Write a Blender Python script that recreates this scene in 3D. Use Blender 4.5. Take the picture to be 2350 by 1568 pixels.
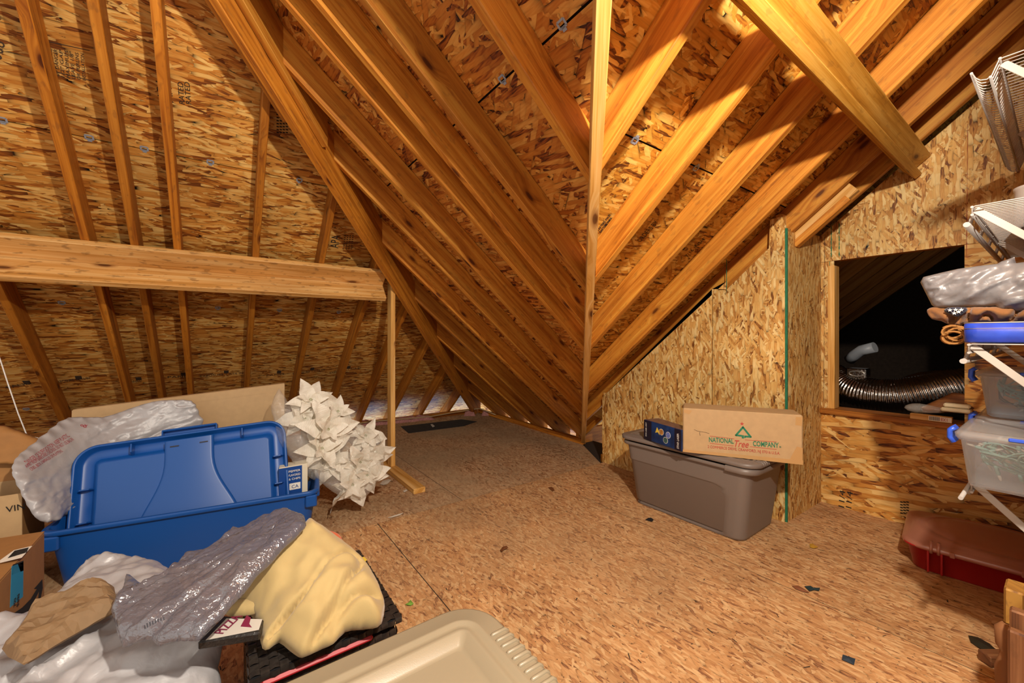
import bpy, bmesh, math, random
import numpy as np
from mathutils import Vector, Matrix, noise

for o in list(bpy.data.objects): bpy.data.objects.remove(o)
SC = bpy.context.scene
COL = SC.collection

# ------------------------------------------------------------------ camera, light, exposure
F, YAW, CX, CY, H = 922.0, math.radians(35.8), 1175.0, 773.0, 1.12
SLOPE = 0.84                                   # 10 in 12 roof
camd = bpy.data.cameras.new('camera'); cam = bpy.data.objects.new('camera', camd); COL.objects.link(cam)
camd.sensor_width = 36; camd.lens = 36 * F / 2350; camd.shift_y = -(784 - CY) / 2350; camd.clip_start = 0.02
cam.location = (0, 0, H); cam.rotation_euler = (math.pi / 2, 0, -YAW)
SC.camera = cam
SC.view_settings.view_transform = 'Standard'; SC.view_settings.look = 'None'
SC.view_settings.exposure = 0.3; SC.view_settings.gamma = 1.0; SC.view_settings.use_curve_mapping = False
W = bpy.data.worlds.new('world'); SC.world = W; W.use_nodes = True
bg = W.node_tree.nodes['Background']; bg.inputs[0].default_value = (1.0, 0.92, 0.82, 1); bg.inputs[1].default_value = 0.9
def lamp(name, kind, loc, energy, color, size=0.05, rot=(0, 0, 0), size_y=None):
    d = bpy.data.lights.new(name, kind); d.energy = energy; d.color = color
    if kind == 'AREA':
        d.shape = 'RECTANGLE'; d.size = size; d.size_y = size_y or size
    else: d.shadow_soft_size = size
    o = bpy.data.objects.new(name, d); o.location = loc; o.rotation_euler = rot; COL.objects.link(o); return o
lamp('bulb_light', 'POINT', (0.46, -0.20, 2.12), 225, (1.0, 0.91, 0.78), 0.035)
# daylight coming up through the soffit vents under the two eaves
lamp('soffit_daylight', 'AREA', (1.0, 5.36, -0.32), 20, (0.20, 0.45, 1.0), 4.6, (math.pi, 0, 0), 0.14)
lamp('soffit_daylight', 'AREA', (3.29, 4.35, -0.32), 8, (0.25, 0.42, 1.0), 0.14, (math.pi, 0, 0), 1.6)

# ------------------------------------------------------------------ measuring helpers: a line of sight meets a known plane
_a = (-math.sin(YAW), math.cos(YAW)); _b = (math.cos(YAW), math.sin(YAW))
def ray(x, y):
    r = (x - CX) / F
    return Vector((r * _b[0] + _b[1], r * _a[0] + _a[1], (CY - y) / F))
O = Vector((0, 0, H))
def onP(x, y, n, c):
    n = Vector(n); d = ray(x, y); return O + d * ((c - n.dot(O)) / n.dot(d))
def onz(x, y, z=0.0): return onP(x, y, (0, 0, 1), z)
def onX(x, y, X): return onP(x, y, (1, 0, 0), X)
def onY(x, y, Y): return onP(x, y, (0, 1, 0), Y)

# ------------------------------------------------------------------ materials
def rgb(h):
    h = h.lstrip('#'); v = [int(h[i:i + 2], 16) / 255 for i in (0, 2, 4)]
    return tuple((c / 12.92 if c <= .04045 else ((c + .055) / 1.055) ** 2.4) for c in v) + (1,)
class NT:
    def __init__(s, name):
        s.m = bpy.data.materials.new(name); s.m.use_nodes = True; s.t = s.m.node_tree
        for n in list(s.t.nodes): s.t.nodes.remove(n)
        s.out = s.t.nodes.new('ShaderNodeOutputMaterial')
    def n(s, typ, ins=None, **kw):
        nd = s.t.nodes.new('ShaderNode' + typ)
        for k, v in kw.items(): setattr(nd, k, v)
        for k, v in (ins or {}).items():
            if hasattr(v, 'is_output'): s.t.links.new(v, nd.inputs[k])
            else: nd.inputs[k].default_value = v
        return nd
    def math(s, op, a, b=None, c=None, clamp=False):
        ins = {0: a}
        if b is not None: ins[1] = b
        if c is not None: ins[2] = c
        return s.n('Math', ins, operation=op, use_clamp=clamp).outputs[0]
    def mix(s, f, a, b, blend='MIX'):
        nd = s.t.nodes.new('ShaderNodeMix'); nd.data_type = 'RGBA'; nd.blend_type = blend
        for k, v in ((0, f), (6, a), (7, b)):
            if hasattr(v, 'is_output'): s.t.links.new(v, nd.inputs[k])
            else: nd.inputs[k].default_value = v
        return nd.outputs[2]
    def ramp(s, f, stops, interp='LINEAR'):
        nd = s.n('ValToRGB', {0: f}); cr = nd.color_ramp; cr.interpolation = interp
        while len(cr.elements) < len(stops): cr.elements.new(0.5)
        for e, (p, c) in zip(cr.elements, stops): e.position = p; e.color = c if len(c) == 4 else tuple(c) + (1,)
        return nd.outputs[0]
    def bsdf(s, color, rough=.6, bump=None, bstr=.3, bdist=.01, **kw):
        ins = {'Base Color': color, 'Roughness': rough}
        for k, v in kw.items(): ins[k] = v
        nd = s.n('BsdfPrincipled', ins)
        if bump is not None:
            bp = s.n('Bump', {'Height': bump, 'Strength': bstr, 'Distance': bdist})
            s.t.links.new(bp.outputs[0], nd.inputs['Normal'])
        return nd
    def done(s, shader):
        s.t.links.new(shader.outputs[0] if hasattr(shader, 'outputs') else shader, s.out.inputs[0]); return s.m

def osb(name, cols, L=.085, Wd=.014, spread=1.0, rough=.6, seed=0, layers=6, tint=(1, 1, 1, 1), bs=.35, dirt=None, edge_k=.8):
    """oriented strand board: layers of long cells turned to different angles, on UVs in metres"""
    t = NT(name)
    uv = t.n('UVMap').outputs[0]
    oi = t.n('ObjectInfo').outputs['Random']
    off = t.n('CombineXYZ', {0: t.math('MULTIPLY', oi, 37.0), 1: t.math('MULTIPLY', oi, 53.0)}).outputs[0]
    p = t.n('VectorMath', {0: uv, 1: off}, operation='ADD').outputs[0]
    wob = t.n('TexNoise', {'Vector': p, 'Scale': 14.0, 'Detail': 1.0}, noise_dimensions='2D').outputs['Color']
    p = t.n('VectorMath', {0: wob, 1: (.005, .005, 0), 2: p}, operation='MULTIPLY_ADD').outputs[0]
    angs = [1.2, -1.15, .7, .38, -.5, .04][-layers:]
    rnd = random.Random(seed)
    dark, lo, mid, hi, pale = cols
    stops = [(0, dark), (.07, lo), (.24, mid), (.6, hi), (1, pale)]
    gr = t.n('TexNoise', {'Vector': t.n('VectorMath', {0: p, 1: (1.4 / L, 2.4 / Wd, 1)}, operation='MULTIPLY').outputs[0], 'Scale': 1.0, 'Detail': 1.0}, noise_dimensions='2D').outputs[0]
    gr = t.math('MULTIPLY_ADD', gr, .5, -.25)
    val = None; dist = None
    for i, a in enumerate(angs):
        r = t.n('VectorRotate', {'Vector': p, 'Angle': a * spread + rnd.uniform(-.08, .08)}, rotation_type='Z_AXIS').outputs[0]
        k = rnd.uniform(.8, 1.35)
        q = t.n('VectorMath', {0: r, 1: (1 / (L * k), 1 / (Wd * rnd.uniform(.75, 1.5)), 1), 2: (i * 17.3, i * 9.1, 0)}, operation='MULTIPLY_ADD').outputs[0]
        v = t.n('TexVoronoi', {'Vector': q, 'Scale': 1.0, 'Randomness': .95}, voronoi_dimensions='2D', distance='CHEBYCHEV')
        sep = t.n('SeparateColor', {0: v.outputs['Color']}).outputs
        if val is None: val, dist = sep[0], v.outputs['Distance']
        else:
            m = t.math('GREATER_THAN', sep[1], .52)
            val = t.n('Mix', {0: m, 2: val, 3: sep[0]}, data_type='FLOAT').outputs[0]
            dist = t.n('Mix', {0: m, 2: dist, 3: v.outputs['Distance']}, data_type='FLOAT').outputs[0]
    val = t.math('ADD', val, gr, clamp=True)
    edge = t.math('SUBTRACT', 1.0, t.math('MULTIPLY', t.math('POWER', dist, 4.0), edge_k * 2.2), clamp=True)
    col = t.mix(1.0, t.ramp(val, stops), t.n('CombineColor', {0: edge, 1: edge, 2: edge}).outputs[0], 'MULTIPLY')
    hgt = t.n('TexNoise', {'Vector': t.n('VectorMath', {0: uv, 1: (1 / L, 1 / Wd, 1)}, operation='MULTIPLY').outputs[0], 'Scale': .8, 'Detail': 2.0}, noise_dimensions='2D').outputs[0]
    big = t.n('TexNoise', {'Vector': p, 'Scale': 2.3, 'Detail': 3.0}, noise_dimensions='2D').outputs[0]
    bm = t.ramp(big, [(.25, (.78, .78, .78)), (.75, (1.12, 1.12, 1.12))])
    col = t.mix(1.0, col, bm, 'MULTIPLY'); col = t.mix(1.0, col, tint, 'MULTIPLY')
    if dirt:                                   # wear and dust with a shape of its own
        d = t.n('TexNoise', {'Vector': uv, 'Scale': 1.1, 'Detail': 5.0, 'Roughness': .65}, noise_dimensions='2D').outputs[0]
        col = t.mix(t.ramp(d, [(.42, (0, 0, 0)), (.72, (dirt[1],) * 3)]), col, dirt[0])
        sp = t.n('TexVoronoi', {'Vector': p, 'Scale': 46.0}, voronoi_dimensions='2D')
        s0 = t.math('LESS_THAN', sp.outputs['Distance'], .11)
        s1 = t.math('GREATER_THAN', t.n('SeparateColor', {0: sp.outputs['Color']}).outputs[0], .90)
        col = t.mix(t.math('MULTIPLY', t.math('MULTIPLY', s0, s1), .75), col, (.03, .02, .015, 1))
    return t.done(t.bsdf(col, rough, hgt, bs, .004, **{'Specular IOR Level': .35}))

def wood(name, base, dark, lite, rough=.55, knots=True, var=.35, stain=0.0):
    t = NT(name)
    uv = t.n('UVMap').outputs[0]
    oi = t.n('ObjectInfo').outputs['Random']
    off = t.n('CombineXYZ', {0: t.math('MULTIPLY', oi, 71.0), 1: t.math('MULTIPLY', oi, 31.0)}).outputs[0]
    p = t.n('VectorMath', {0: uv, 1: off}, operation='ADD').outputs[0]
    kn = t.n('TexVoronoi', {'Vector': t.n('VectorMath', {0: p, 1: (3.1, 9.0, 1)}, operation='MULTIPLY').outputs[0], 'Scale': 1.0}, voronoi_dimensions='2D')
    kd = kn.outputs['Distance']
    kon = t.math('GREATER_THAN', t.n('SeparateColor', {0: kn.outputs['Color']}).outputs[0], .80)
    bulge = t.math('MULTIPLY', t.math('MULTIPLY', t.math('SUBTRACT', .42, kd, clamp=True), kon), .10)
    pp = t.n('VectorMath', {0: p, 1: t.n('CombineXYZ', {1: bulge}).outputs[0]}, operation='ADD').outputs[0]
    g1 = t.n('TexNoise', {'Vector': t.n('VectorMath', {0: pp, 1: (1.1, 34, 1)}, operation='MULTIPLY').outputs[0], 'Scale': 1.0, 'Detail': 3.0, 'Distortion': .6}, noise_dimensions='2D').outputs[0]
    g2 = t.n('TexNoise', {'Vector': t.n('VectorMath', {0: pp, 1: (6, 240, 1)}, operation='MULTIPLY').outputs[0], 'Scale': 1.0, 'Detail': 1.0}, noise_dimensions='2D').outputs[0]
    g = t.math('ADD', t.math('MULTIPLY', g1, .75), t.math('MULTIPLY', g2, .25))
    col = t.ramp(g, [(.28, dark), (.47, base), (.7, lite)])
    if knots:
        ring = t.ramp(kd, [(0, (.10, .035, .01)), (.07, (.16, .06, .015)), (.10, (.55, .45, .4)), (.2, (1, 1, 1))])
        col = t.mix(t.math('MULTIPLY', kon, .9), col, t.mix(1.0, col, ring, 'MULTIPLY'))
    cl = t.n('TexNoise', {'Vector': t.n('VectorMath', {0: p, 1: (1.4, 6, 1)}, operation='MULTIPLY').outputs[0], 'Scale': 1.0, 'Detail': 4.0}, noise_dimensions='2D').outputs[0]
    col = t.mix(1.0, col, t.ramp(cl, [(.3, (.82, .78, .74)), (.7, (1.08, 1.08, 1.08))]), 'MULTIPLY')
    if stain:
        st = t.n('TexNoise', {'Vector': t.n('VectorMath', {0: p, 1: (16, 40, 1)}, operation='MULTIPLY').outputs[0], 'Scale': 1.0, 'Detail': 3.0}, noise_dimensions='2D').outputs[0]
        col = t.mix(t.ramp(st, [(.60, (0, 0, 0)), (.70, (stain,) * 3)]), col, (.09, .035, .012, 1))
    br = t.math('ADD', 1 - var / 2, t.math('MULTIPLY', oi, var))
    col = t.mix(1.0, col, t.n('CombineColor', {0: br, 1: br, 2: br}).outputs[0], 'MULTIPLY')
    return t.done(t.bsdf(col, rough, None, .15, .002, **{'Specular IOR Level': .35}))

def plain(name, col, rough=.5, metal=0.0, nz=None, bs=.2, var=.0, **kw):
    t = NT(name); c = rgb(col) if isinstance(col, str) else col
    tc = t.n('TexCoord').outputs['Object']
    h = None
    if nz:
        h = t.n('TexNoise', {'Vector': tc, 'Scale': nz, 'Detail': 4.0}).outputs[0]
        if var: c = t.mix(1.0, c, t.ramp(h, [(.3, (1 - var,) * 3), (.7, (1 + var * .6,) * 3)]), 'MULTIPLY')
    return t.done(t.bsdf(c, rough, h, bs, .003, Metallic=metal, **kw))

M = {}
# dark, low, mid, high, pale
M['osb_roof'] = osb('osb_roof', [rgb('#6e3a10'), rgb('#8a4a14'), rgb('#b87428'), rgb('#cf9444'), rgb('#e2b86c')], L=.09, Wd=.013, spread=.6, seed=1, edge_k=1.0)
M['osb_right'] = osb('osb_right', [rgb('#5a2f0a'), rgb('#96591a'), rgb('#bd8128'), rgb('#d29a3e'), rgb('#e6be66')], L=.085, Wd=.018, spread=1.3, seed=9, edge_k=1.0)
M['osb_hip'] = osb('osb_hip', [rgb('#4a1d08'), rgb('#84400f'), rgb('#ad631d'), rgb('#c47e30'), rgb('#dba250')], L=.085, Wd=.018, spread=1.3, seed=2, edge_k=1.0)
M['osb_wall'] = osb('osb_wall', [rgb('#6e3d14'), rgb('#a8702f'), rgb('#c58e48'), rgb('#d5a75e'), rgb('#e4c688')], L=.055, Wd=.011, spread=1.25, seed=3, edge_k=.7)
M['osb_wall_shade'] = osb('osb_wall_shade', [rgb('#5a2b0c'), rgb('#94551a'), rgb('#bd7c30'), rgb('#d09848'), rgb('#e6bf78')], L=.10, Wd=.02, spread=.9, seed=4)  # shelf shade put into the colour: darker and redder than the other wall board
M['osb_floor'] = osb('osb_floor', [rgb('#84573a'), rgb('#ad794e'), rgb('#bd8a58'), rgb('#c99866'), rgb('#d8b07e')], L=.042, Wd=.011, spread=1.15, seed=5, bs=.15, edge_k=.6, rough=.7, dirt=(rgb('#a08260'), .4))
M['osb_far'] = osb('osb_far', [rgb('#78502f'), rgb('#a0734c'), rgb('#b0845c'), rgb('#bb936a'), rgb('#c8a57c')], L=.042, Wd=.011, spread=1.15, seed=6, bs=.15, edge_k=.5, rough=.75, dirt=(rgb('#a58d6c'), .7))
M['osb_edge'] = plain('osb_edge', '#c79a62', .8, nz=120, var=.3)
M['rafter'] = wood('rafter', rgb('#bb7524'), rgb('#985510'), rgb('#d2963a'), stain=.25)
M['rafter_dk'] = wood('rafter_dk', rgb('#aa671a'), rgb('#84450b'), rgb('#c07c28'), stain=.3)
M['rafter_far'] = wood('rafter_far', rgb('#ad7434'), rgb('#8a5420'), rgb('#c08a48'))
M['stud'] = wood('stud', rgb('#cf9a4e'), rgb('#b57c30'), rgb('#e2b878'), var=.15)
M['brace'] = wood('brace', rgb('#cc9652'), rgb('#b07a36'), rgb('#dcb274'), var=.1, stain=.45)
M['brace_r'] = wood('brace_r', rgb('#c08a30'), rgb('#a06a1a'), rgb('#d6a850'), var=.1, stain=.2)
M['clip'] = plain('clip', '#9aa4b4', .45, .3)
M['ink'] = plain('ink', '#1c1712', .9)
M['ink_soft'] = plain('ink_soft', '#3a2a1c', .9)
M['green'] = plain('green', '#1d6b4a', .8, nz=60, var=.2)
M['chalk'] = plain('chalk', '#8a2f22', .9)

# ------------------------------------------------------------------ object helpers
def link(o, parent=None):
    COL.objects.link(o)
    if parent is not None:
        o.parent = parent; o.matrix_parent_inverse = Matrix.Identity(4)
        if parent.location.length > 0 or any(abs(v) > 1e-9 for v in parent.rotation_euler):
            pm = Matrix.LocRotScale(parent.location, parent.rotation_euler, None)
            q = parent.parent
            while q is not None:
                pm = Matrix.LocRotScale(q.location, q.rotation_euler, None) @ pm; q = q.parent
            o.matrix_parent_inverse = pm.inverted()     # parts are modelled in world coordinates
    return o
def tag(o, label=None, cat=None, group=None, kind=None):
    for k, v in (('label', label), ('category', cat), ('group', group), ('kind', kind)):
        if v: o[k] = v
    return o
def thing(name, label, cat, loc=(0, 0, 0), group=None, kind=None):
    o = bpy.data.objects.new(name, None); o.empty_display_size = .05; o.location = loc; COL.objects.link(o)
    return tag(o, label, cat, group, kind)

class MB:
    def __init__(s): s.bm = bmesh.new(); s.uv = s.bm.loops.layers.uv.new('UVMap')
    def face(s, pts, uvs=None):
        vs = [s.bm.verts.new(p) for p in pts]
        try: f = s.bm.faces.new(vs)
        except ValueError: return None
        if uvs:
            for l, u in zip(f.loops, uvs): l[s.uv].uv = u
        return f
    def hexa(s, c, L=None, bevel=0.0):
        """eight corners: c[0:4] one end or bottom loop, c[4:8] the other; L = grain direction"""
        c = [Vector(p) for p in c]
        v = [s.bm.verts.new(p) for p in c]
        fs = [s.bm.faces.new([v[i] for i in q]) for q in ((0, 1, 2, 3), (7, 6, 5, 4), (0, 4, 5, 1), (1, 5, 6, 2), (2, 6, 7, 3), (3, 7, 4, 0))]
        bmesh.ops.recalc_face_normals(s.bm, faces=fs)
        if bevel:
            es = list({e for f in fs for e in f.edges})
            r = bmesh.ops.bevel(s.bm, geom=es, offset=bevel, segments=1, affect='EDGES', clamp_overlap=True)
            fs = list({f for vv in r['verts'] for f in vv.link_faces} | {f for f in fs if f.is_valid})
        if L is None: L = c[4] - c[0]
        s.boxuv(fs, L); return fs
    def boxuv(s, fs, L, up=(0.13, 0.17, 0.976)):
        L = Vector(L).normalized()
        for f in fs:
            if not f.is_valid: continue
            n = f.normal if f.normal.length > .5 else Vector((0, 0, 1))
            if abs(n.dot(L)) > .8:
                a = n.orthogonal().normalized(); b = n.cross(a); k = .4
            else:
                a = L; b = n.cross(L).normalized(); k = 1
            for l in f.loops: l[s.uv].uv = (l.vert.co.dot(a) * k, l.vert.co.dot(b) + n.dot((1.7, 2.3, 3.1)))
    def board(s, p0, p1, wdir, w, t, bevel=.0025):
        """board from p0 to p1 (centre line of the face w), wide along wdir, thickness t along the cross"""
        p0, p1 = Vector(p0), Vector(p1); L = (p1 - p0).normalized(); wd = Vector(wdir); wd = (wd - L * wd.dot(L)).normalized(); td = L.cross(wd)
        a, b = wd * w / 2, td * t / 2
        return s.hexa([p0 - a - b, p0 + a - b, p0 + a + b, p0 - a + b, p1 - a - b, p1 + a - b, p1 + a + b, p1 - a + b], L, bevel)
    def box(s, lo, hi, L=(1, 0, 0), bevel=0.0):
        x0, y0, z0 = lo; x1, y1, z1 = hi
        return s.hexa([(x0, y0, z0), (x1, y0, z0), (x1, y1, z0), (x0, y1, z0), (x0, y0, z1), (x1, y0, z1), (x1, y1, z1), (x0, y1, z1)], L, bevel)
    def slab(s, poly, nrm, t, u, v):
        """flat sheet: polygon (3D), thickness t behind it (against nrm), UVs on axes u, v in metres"""
        nrm = Vector(nrm).normalized(); u = Vector(u); v = Vector(v)
        P = [Vector(p) for p in poly]
        A = [s.bm.verts.new(p) for p in P]; B = [s.bm.verts.new(p - nrm * t) for p in P]
        n = len(P); fs = [s.bm.faces.new(A), s.bm.faces.new(B[::-1])] + [s.bm.faces.new([A[i], B[i], B[(i + 1) % n], A[(i + 1) % n]]) for i in range(n)]
        for f in fs:
            for l in f.loops: l[s.uv].uv = (l.vert.co.dot(u), l.vert.co.dot(v))
        bmesh.ops.recalc_face_normals(s.bm, faces=fs); return fs
    def tube(s, pts, r, n=6, cap=True, closed=False):
        pts = [Vector(p) for p in pts]; rings = []; m = len(pts); prev = None
        for i, p in enumerate(pts):
            if closed: d = pts[(i + 1) % m] - pts[i - 1]
            else: d = pts[min(i + 1, m - 1)] - pts[max(i - 1, 0)]
            if d.length < 1e-9: d = Vector((0, 0, 1))
            d.normalize()
            a = (prev - d * prev.dot(d)) if prev is not None else d.orthogonal()
            if a.length < 1e-6: a = d.orthogonal()
            a.normalize(); prev = a; b = d.cross(a)
            rr = r[i] if isinstance(r, (list, tuple)) else r
            rings.append([s.bm.verts.new(p + a * (math.cos(2 * math.pi * k / n) * rr) + b * (math.sin(2 * math.pi * k / n) * rr)) for k in range(n)])
        for i in range(m if closed else m - 1):
            A, B = rings[i], rings[(i + 1) % m]
            for k in range(n): s.bm.faces.new([A[k], A[(k + 1) % n], B[(k + 1) % n], B[k]]).smooth = True
        if cap and not closed: s.bm.faces.new(rings[0][::-1]); s.bm.faces.new(rings[-1])
        return rings
    def rings(s, loops, cap0=False, cap1=False, smooth=True):
        """skin a list of equal-length closed loops of points"""
        R = [[s.bm.verts.new(p) for p in lp] for lp in loops]; n = len(R[0])
        for A, B in zip(R, R[1:]):
            for k in range(n): s.bm.faces.new([A[k], A[(k + 1) % n], B[(k + 1) % n], B[k]]).smooth = smooth
        if cap0: s.bm.faces.new(R[0][::-1])
        if cap1: s.bm.faces.new(R[-1])
        return R
    def grid(s, rows, smooth=True, uvs=None):
        V = [[s.bm.verts.new(p) for p in r] for r in rows]
        for i in range(len(V) - 1):
            for j in range(len(V[0]) - 1):
                f = s.bm.faces.new([V[i][j], V[i][j + 1], V[i + 1][j + 1], V[i + 1][j]]); f.smooth = smooth
                if uvs:
                    for l, (a, b) in zip(f.loops, ((i, j), (i, j + 1), (i + 1, j + 1), (i + 1, j))): l[s.uv].uv = uvs(a, b)
        return V
    def build(s, name, mat, parent=None, smooth=None, recalc=False, xf=None):
        if xf is not None: s.bm.transform(xf)
        if recalc: bmesh.ops.recalc_face_normals(s.bm, faces=s.bm.faces)
        me = bpy.data.meshes.new(name); s.bm.to_mesh(me); s.bm.free()
        for m in (mat if isinstance(mat, (list, tuple)) else [mat]): me.materials.append(M[m] if isinstance(m, str) else m)
        if smooth is not None: me.polygons.foreach_set('use_smooth', [smooth] * len(me.polygons))
        o = bpy.data.objects.new(name, me); return link(o, parent)

def clip(poly, a, b, c):
    """keep the part of a 2D polygon where a*x + b*y <= c"""
    out = []
    for i, p in enumerate(poly):
        q = poly[(i + 1) % len(poly)]; dp = a * p[0] + b * p[1] - c; dq = a * q[0] + b * q[1] - c
        if dp <= 0: out.append(p)
        if dp * dq < 0:
            k = dp / (dp - dq); out.append((p[0] + (q[0] - p[0]) * k, p[1] + (q[1] - p[1]) * k))
    return out

def text(body, size, org, xd, yd, mat, parent, name='lettering', ext=0.0004, align='LEFT', squeeze=1.0, shear=0.0, bold=0.0, lift=.0006):
    cu = bpy.data.curves.new(name, 'FONT'); cu.body = body; cu.size = size; cu.align_x = align; cu.extrude = ext; cu.shear = shear; cu.offset = bold; cu.resolution_u = 3
    tmp = bpy.data.objects.new('tmp', cu); COL.objects.link(tmp)
    dg = bpy.context.evaluated_depsgraph_get(); me = bpy.data.meshes.new_from_object(tmp.evaluated_get(dg)); me.name = name
    bpy.data.objects.remove(tmp); bpy.data.curves.remove(cu)
    x = Vector(xd).normalized(); y = Vector(yd); y = (y - x * y.dot(x)).normalized(); n = x.cross(y)
    mt = Matrix(((x.x * squeeze, y.x, n.x, org[0]), (x.y * squeeze, y.y, n.y, org[1]), (x.z * squeeze, y.z, n.z, org[2]), (0, 0, 0, 1)))
    mt = mt @ Matrix.Translation((0, 0, lift))
    me.transform(mt); me.materials.clear(); me.materials.append(M[mat])
    return link(bpy.data.objects.new(name, me), parent)

# ------------------------------------------------------------------ roof
SL = Vector((0, 1, -SLOPE)).normalized()       # down roof A and C
SB = Vector((1, 0, -SLOPE)).normalized()       # down roof B
NA = Vector((0, SLOPE, 1)).normalized(); NB = Vector((SLOPE, 0, 1)).normalized()
CA, CB, CC = 4.56, 2.84, 2.78                  # sheathing underside: z + SLOPE * run = C
RD = 0.14 * math.hypot(1, SLOPE)               # depth of a 2x6 measured plumb
HIP = 2.08; VAL = -0.09                        # hip: Y - X = HIP, valley: Y - X = VAL
roofA = thing('ceiling_left', 'left roof slope of strand board and fir rafters behind the blue tote', 'roof', kind='structure')
roofB = thing('ceiling_middle', 'middle hip roof slope with close diagonal rafters', 'roof', kind='structure')
roofC = thing('ceiling_right', 'right roof slope with rafters rising from the valley', 'roof', kind='structure')

def sheets(roof, mat, C, axis, runs, acr, keep, joints):
    """strand board sheets; axis 'Y' runs down +Y (across X), 'X' runs down +X (across Y)"""
    k = 0
    for i in range(len(runs) - 1):
        cuts = [acr[0]] + joints[i % 2] + [acr[1]]
        for c0, c1 in zip(cuts, cuts[1:]):
            g = .0030
            poly = [(c0 + g, runs[i] + g), (c1 - g, runs[i] + g), (c1 - g, runs[i + 1] - g), (c0 + g, runs[i + 1] - g)]
            if axis == 'X': poly = [(r, c) for c, r in poly]
            for h in keep: poly = clip(poly, *h)
            if len(poly) < 3: continue
            if axis == 'Y': P = [(x, y, C - SLOPE * y) for x, y in poly]; n, u, v = -NA, (1, 0, 0), SL
            else: P = [(x, y, C - SLOPE * x) for x, y in poly]; n, u, v = -NB, (0, 1, 0), SB
            b = MB(); b.slab(P, n, .011, u, v); b.build('strand_board_sheet', mat, roof)
sheets(roofA, 'osb_roof', CA, 'Y', [1.03, 1.965, 2.90, 3.835, 4.77, 5.75], (-3.2, 3.6), [(1, -1, -(HIP - .03) + 0.0)], ([-2.25, .185, 2.60], [-1.03, 1.385]))
sheets(roofB, 'osb_hip', CB, 'X', [-1.0, -.06, .875, 1.81, 2.745, 3.75], (-.6, 5.8), [(-1, 1, HIP - .03), (1, -1, -VAL)], ([2.255, 4.76], [1.055, 3.49]))
sheets(roofC, 'osb_right', CC, 'Y', [-.85, .09, 1.025, 1.96, 2.895, 3.8], (-.5, 7.0), [(-1, 1, VAL)], ([1.97, 4.54], [.72, 3.115, 5.36]))

def rafter(roof, axis, C, cen, lo, hi, mat='rafter', depth=RD, w=.038, name='rafter'):
    """lo(c), hi(c): run at the upper and lower ends for each side face c"""
    c0, c1 = cen - w / 2, cen + w / 2; pts = []
    for z in (0, 1):
        for c, r in ((c0, lo(c0)), (c1, lo(c1)), (c1, hi(c1)), (c0, hi(c0))):
            zz = C - (0 if z else depth) - SLOPE * r
            pts.append((c, r, zz) if axis == 'Y' else (r, c, zz))
    b = MB(); b.hexa(pts, SL if axis == 'Y' else SB, .003); return b.build(name, mat, roof)
EPS = .002
M['dark_backing'] = plain('dark_backing', '#1e1610', .95)  # dark sheets added behind the roof boards to keep world light out of gaps
for roof, P, n in ((roofA, [(-3.4, 1.0), (3.62, 5.72), (3.62, 5.9), (-3.4, 5.9)], NA), ):
    b = MB(); b.slab([(x, y, CA + .022 - SLOPE * y) for x, y in ((-3.4, .9), (-1.0, .9), (3.7, 5.9), (-3.4, 5.9))], -n, .006, (1, 0, 0), SL); b.build('gap_backing', 'dark_backing', roof)
b = MB(); b.slab([(x, y, CB + .022 - SLOPE * x) for x, y in ((-1.0, -1.1), (-1.0, 1.06), (3.9, 5.97), (3.9, 3.8))], -NB, .006, (0, 1, 0), SB); b.build('gap_backing', 'dark_backing', roofB)
b = MB(); b.slab([(x, y, CC + .022 - SLOPE * y) for x, y in ((-.6, -.85), (3.85, 3.85), (7.0, 3.85), (7.0, -.85))], -NA, .006, (1, 0, 0), SL); b.build('gap_backing', 'dark_backing', roofC)
rA = [-2.66, -2.25, -1.84, -1.44, -1.03, -.625, -.42, -.225, .185, .595, 1.0, 1.385, 1.77, 2.19, 2.60]
for i, x in enumerate(rA):
    rafter(roofA, 'Y', CA - EPS, x, lambda c: max(1.0, c + HIP + .02), lambda c: 5.40, 'rafter_dk')
rB = [1.055, 1.47, 1.70, 1.87, 2.255, 2.62, 3.05, 3.49, 3.90, 4.31, 4.76]
for i, y in enumerate(rB):
    rafter(roofB, 'X', CB - EPS, y, lambda c: max(-.9, c - HIP + .02), lambda c: min(3.36, c - VAL - .02), 'rafter')
rC = [1.13, 1.545, 1.97, 2.42, 2.84, 3.115, 3.72, 4.13, 4.54, 4.95, 5.36, 5.8, 6.2]
for i, x in enumerate(rC):
    rafter(roofC, 'Y', CC - EPS, x, lambda c: -.8, lambda c: min(3.25, c + VAL - .02), 'rafter' if x < 3.3 else 'rafter_far')
rafter(roofC, 'Y', CC - EPS, .72, lambda c: -.8, lambda c: c + VAL - .02, 'rafter')

def diag(roof, name, d, k_bot, k_top, x0, x1, w, mat, side=0.0):
    """board standing along a hip or valley (plan direction 1,1)"""
    n = Vector((-1, 1, 0)).normalized(); b = MB(); c = []
    for k in (k_bot, k_top):
        for x, s in ((x0, -1), (x0, 1), (x1, 1), (x1, -1)):
            p = Vector((x, x + d, k - SLOPE * x)) + n * (s * w / 2 + side); c.append(p)
    b.hexa(c, (1, 1, -SLOPE), .003); return b.build(name, mat, roof)
diag(roofB, 'hip_rafter', HIP, 2.47, 2.80, -.6, 3.18, .04, 'rafter_dk')
diag(roofB, 'hip_splice_board', HIP, 2.585, 2.80, -.6, .45, .038, 'rafter', side=-.041)
diag(roofA, 'hip_splice_board', HIP, 2.50, 2.78, -.6, .30, .036, 'rafter_dk', side=.040)
diag(roofB, 'valley_rafter', VAL, 2.565, 2.775, -.5, 3.04, .04, 'stud')

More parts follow.
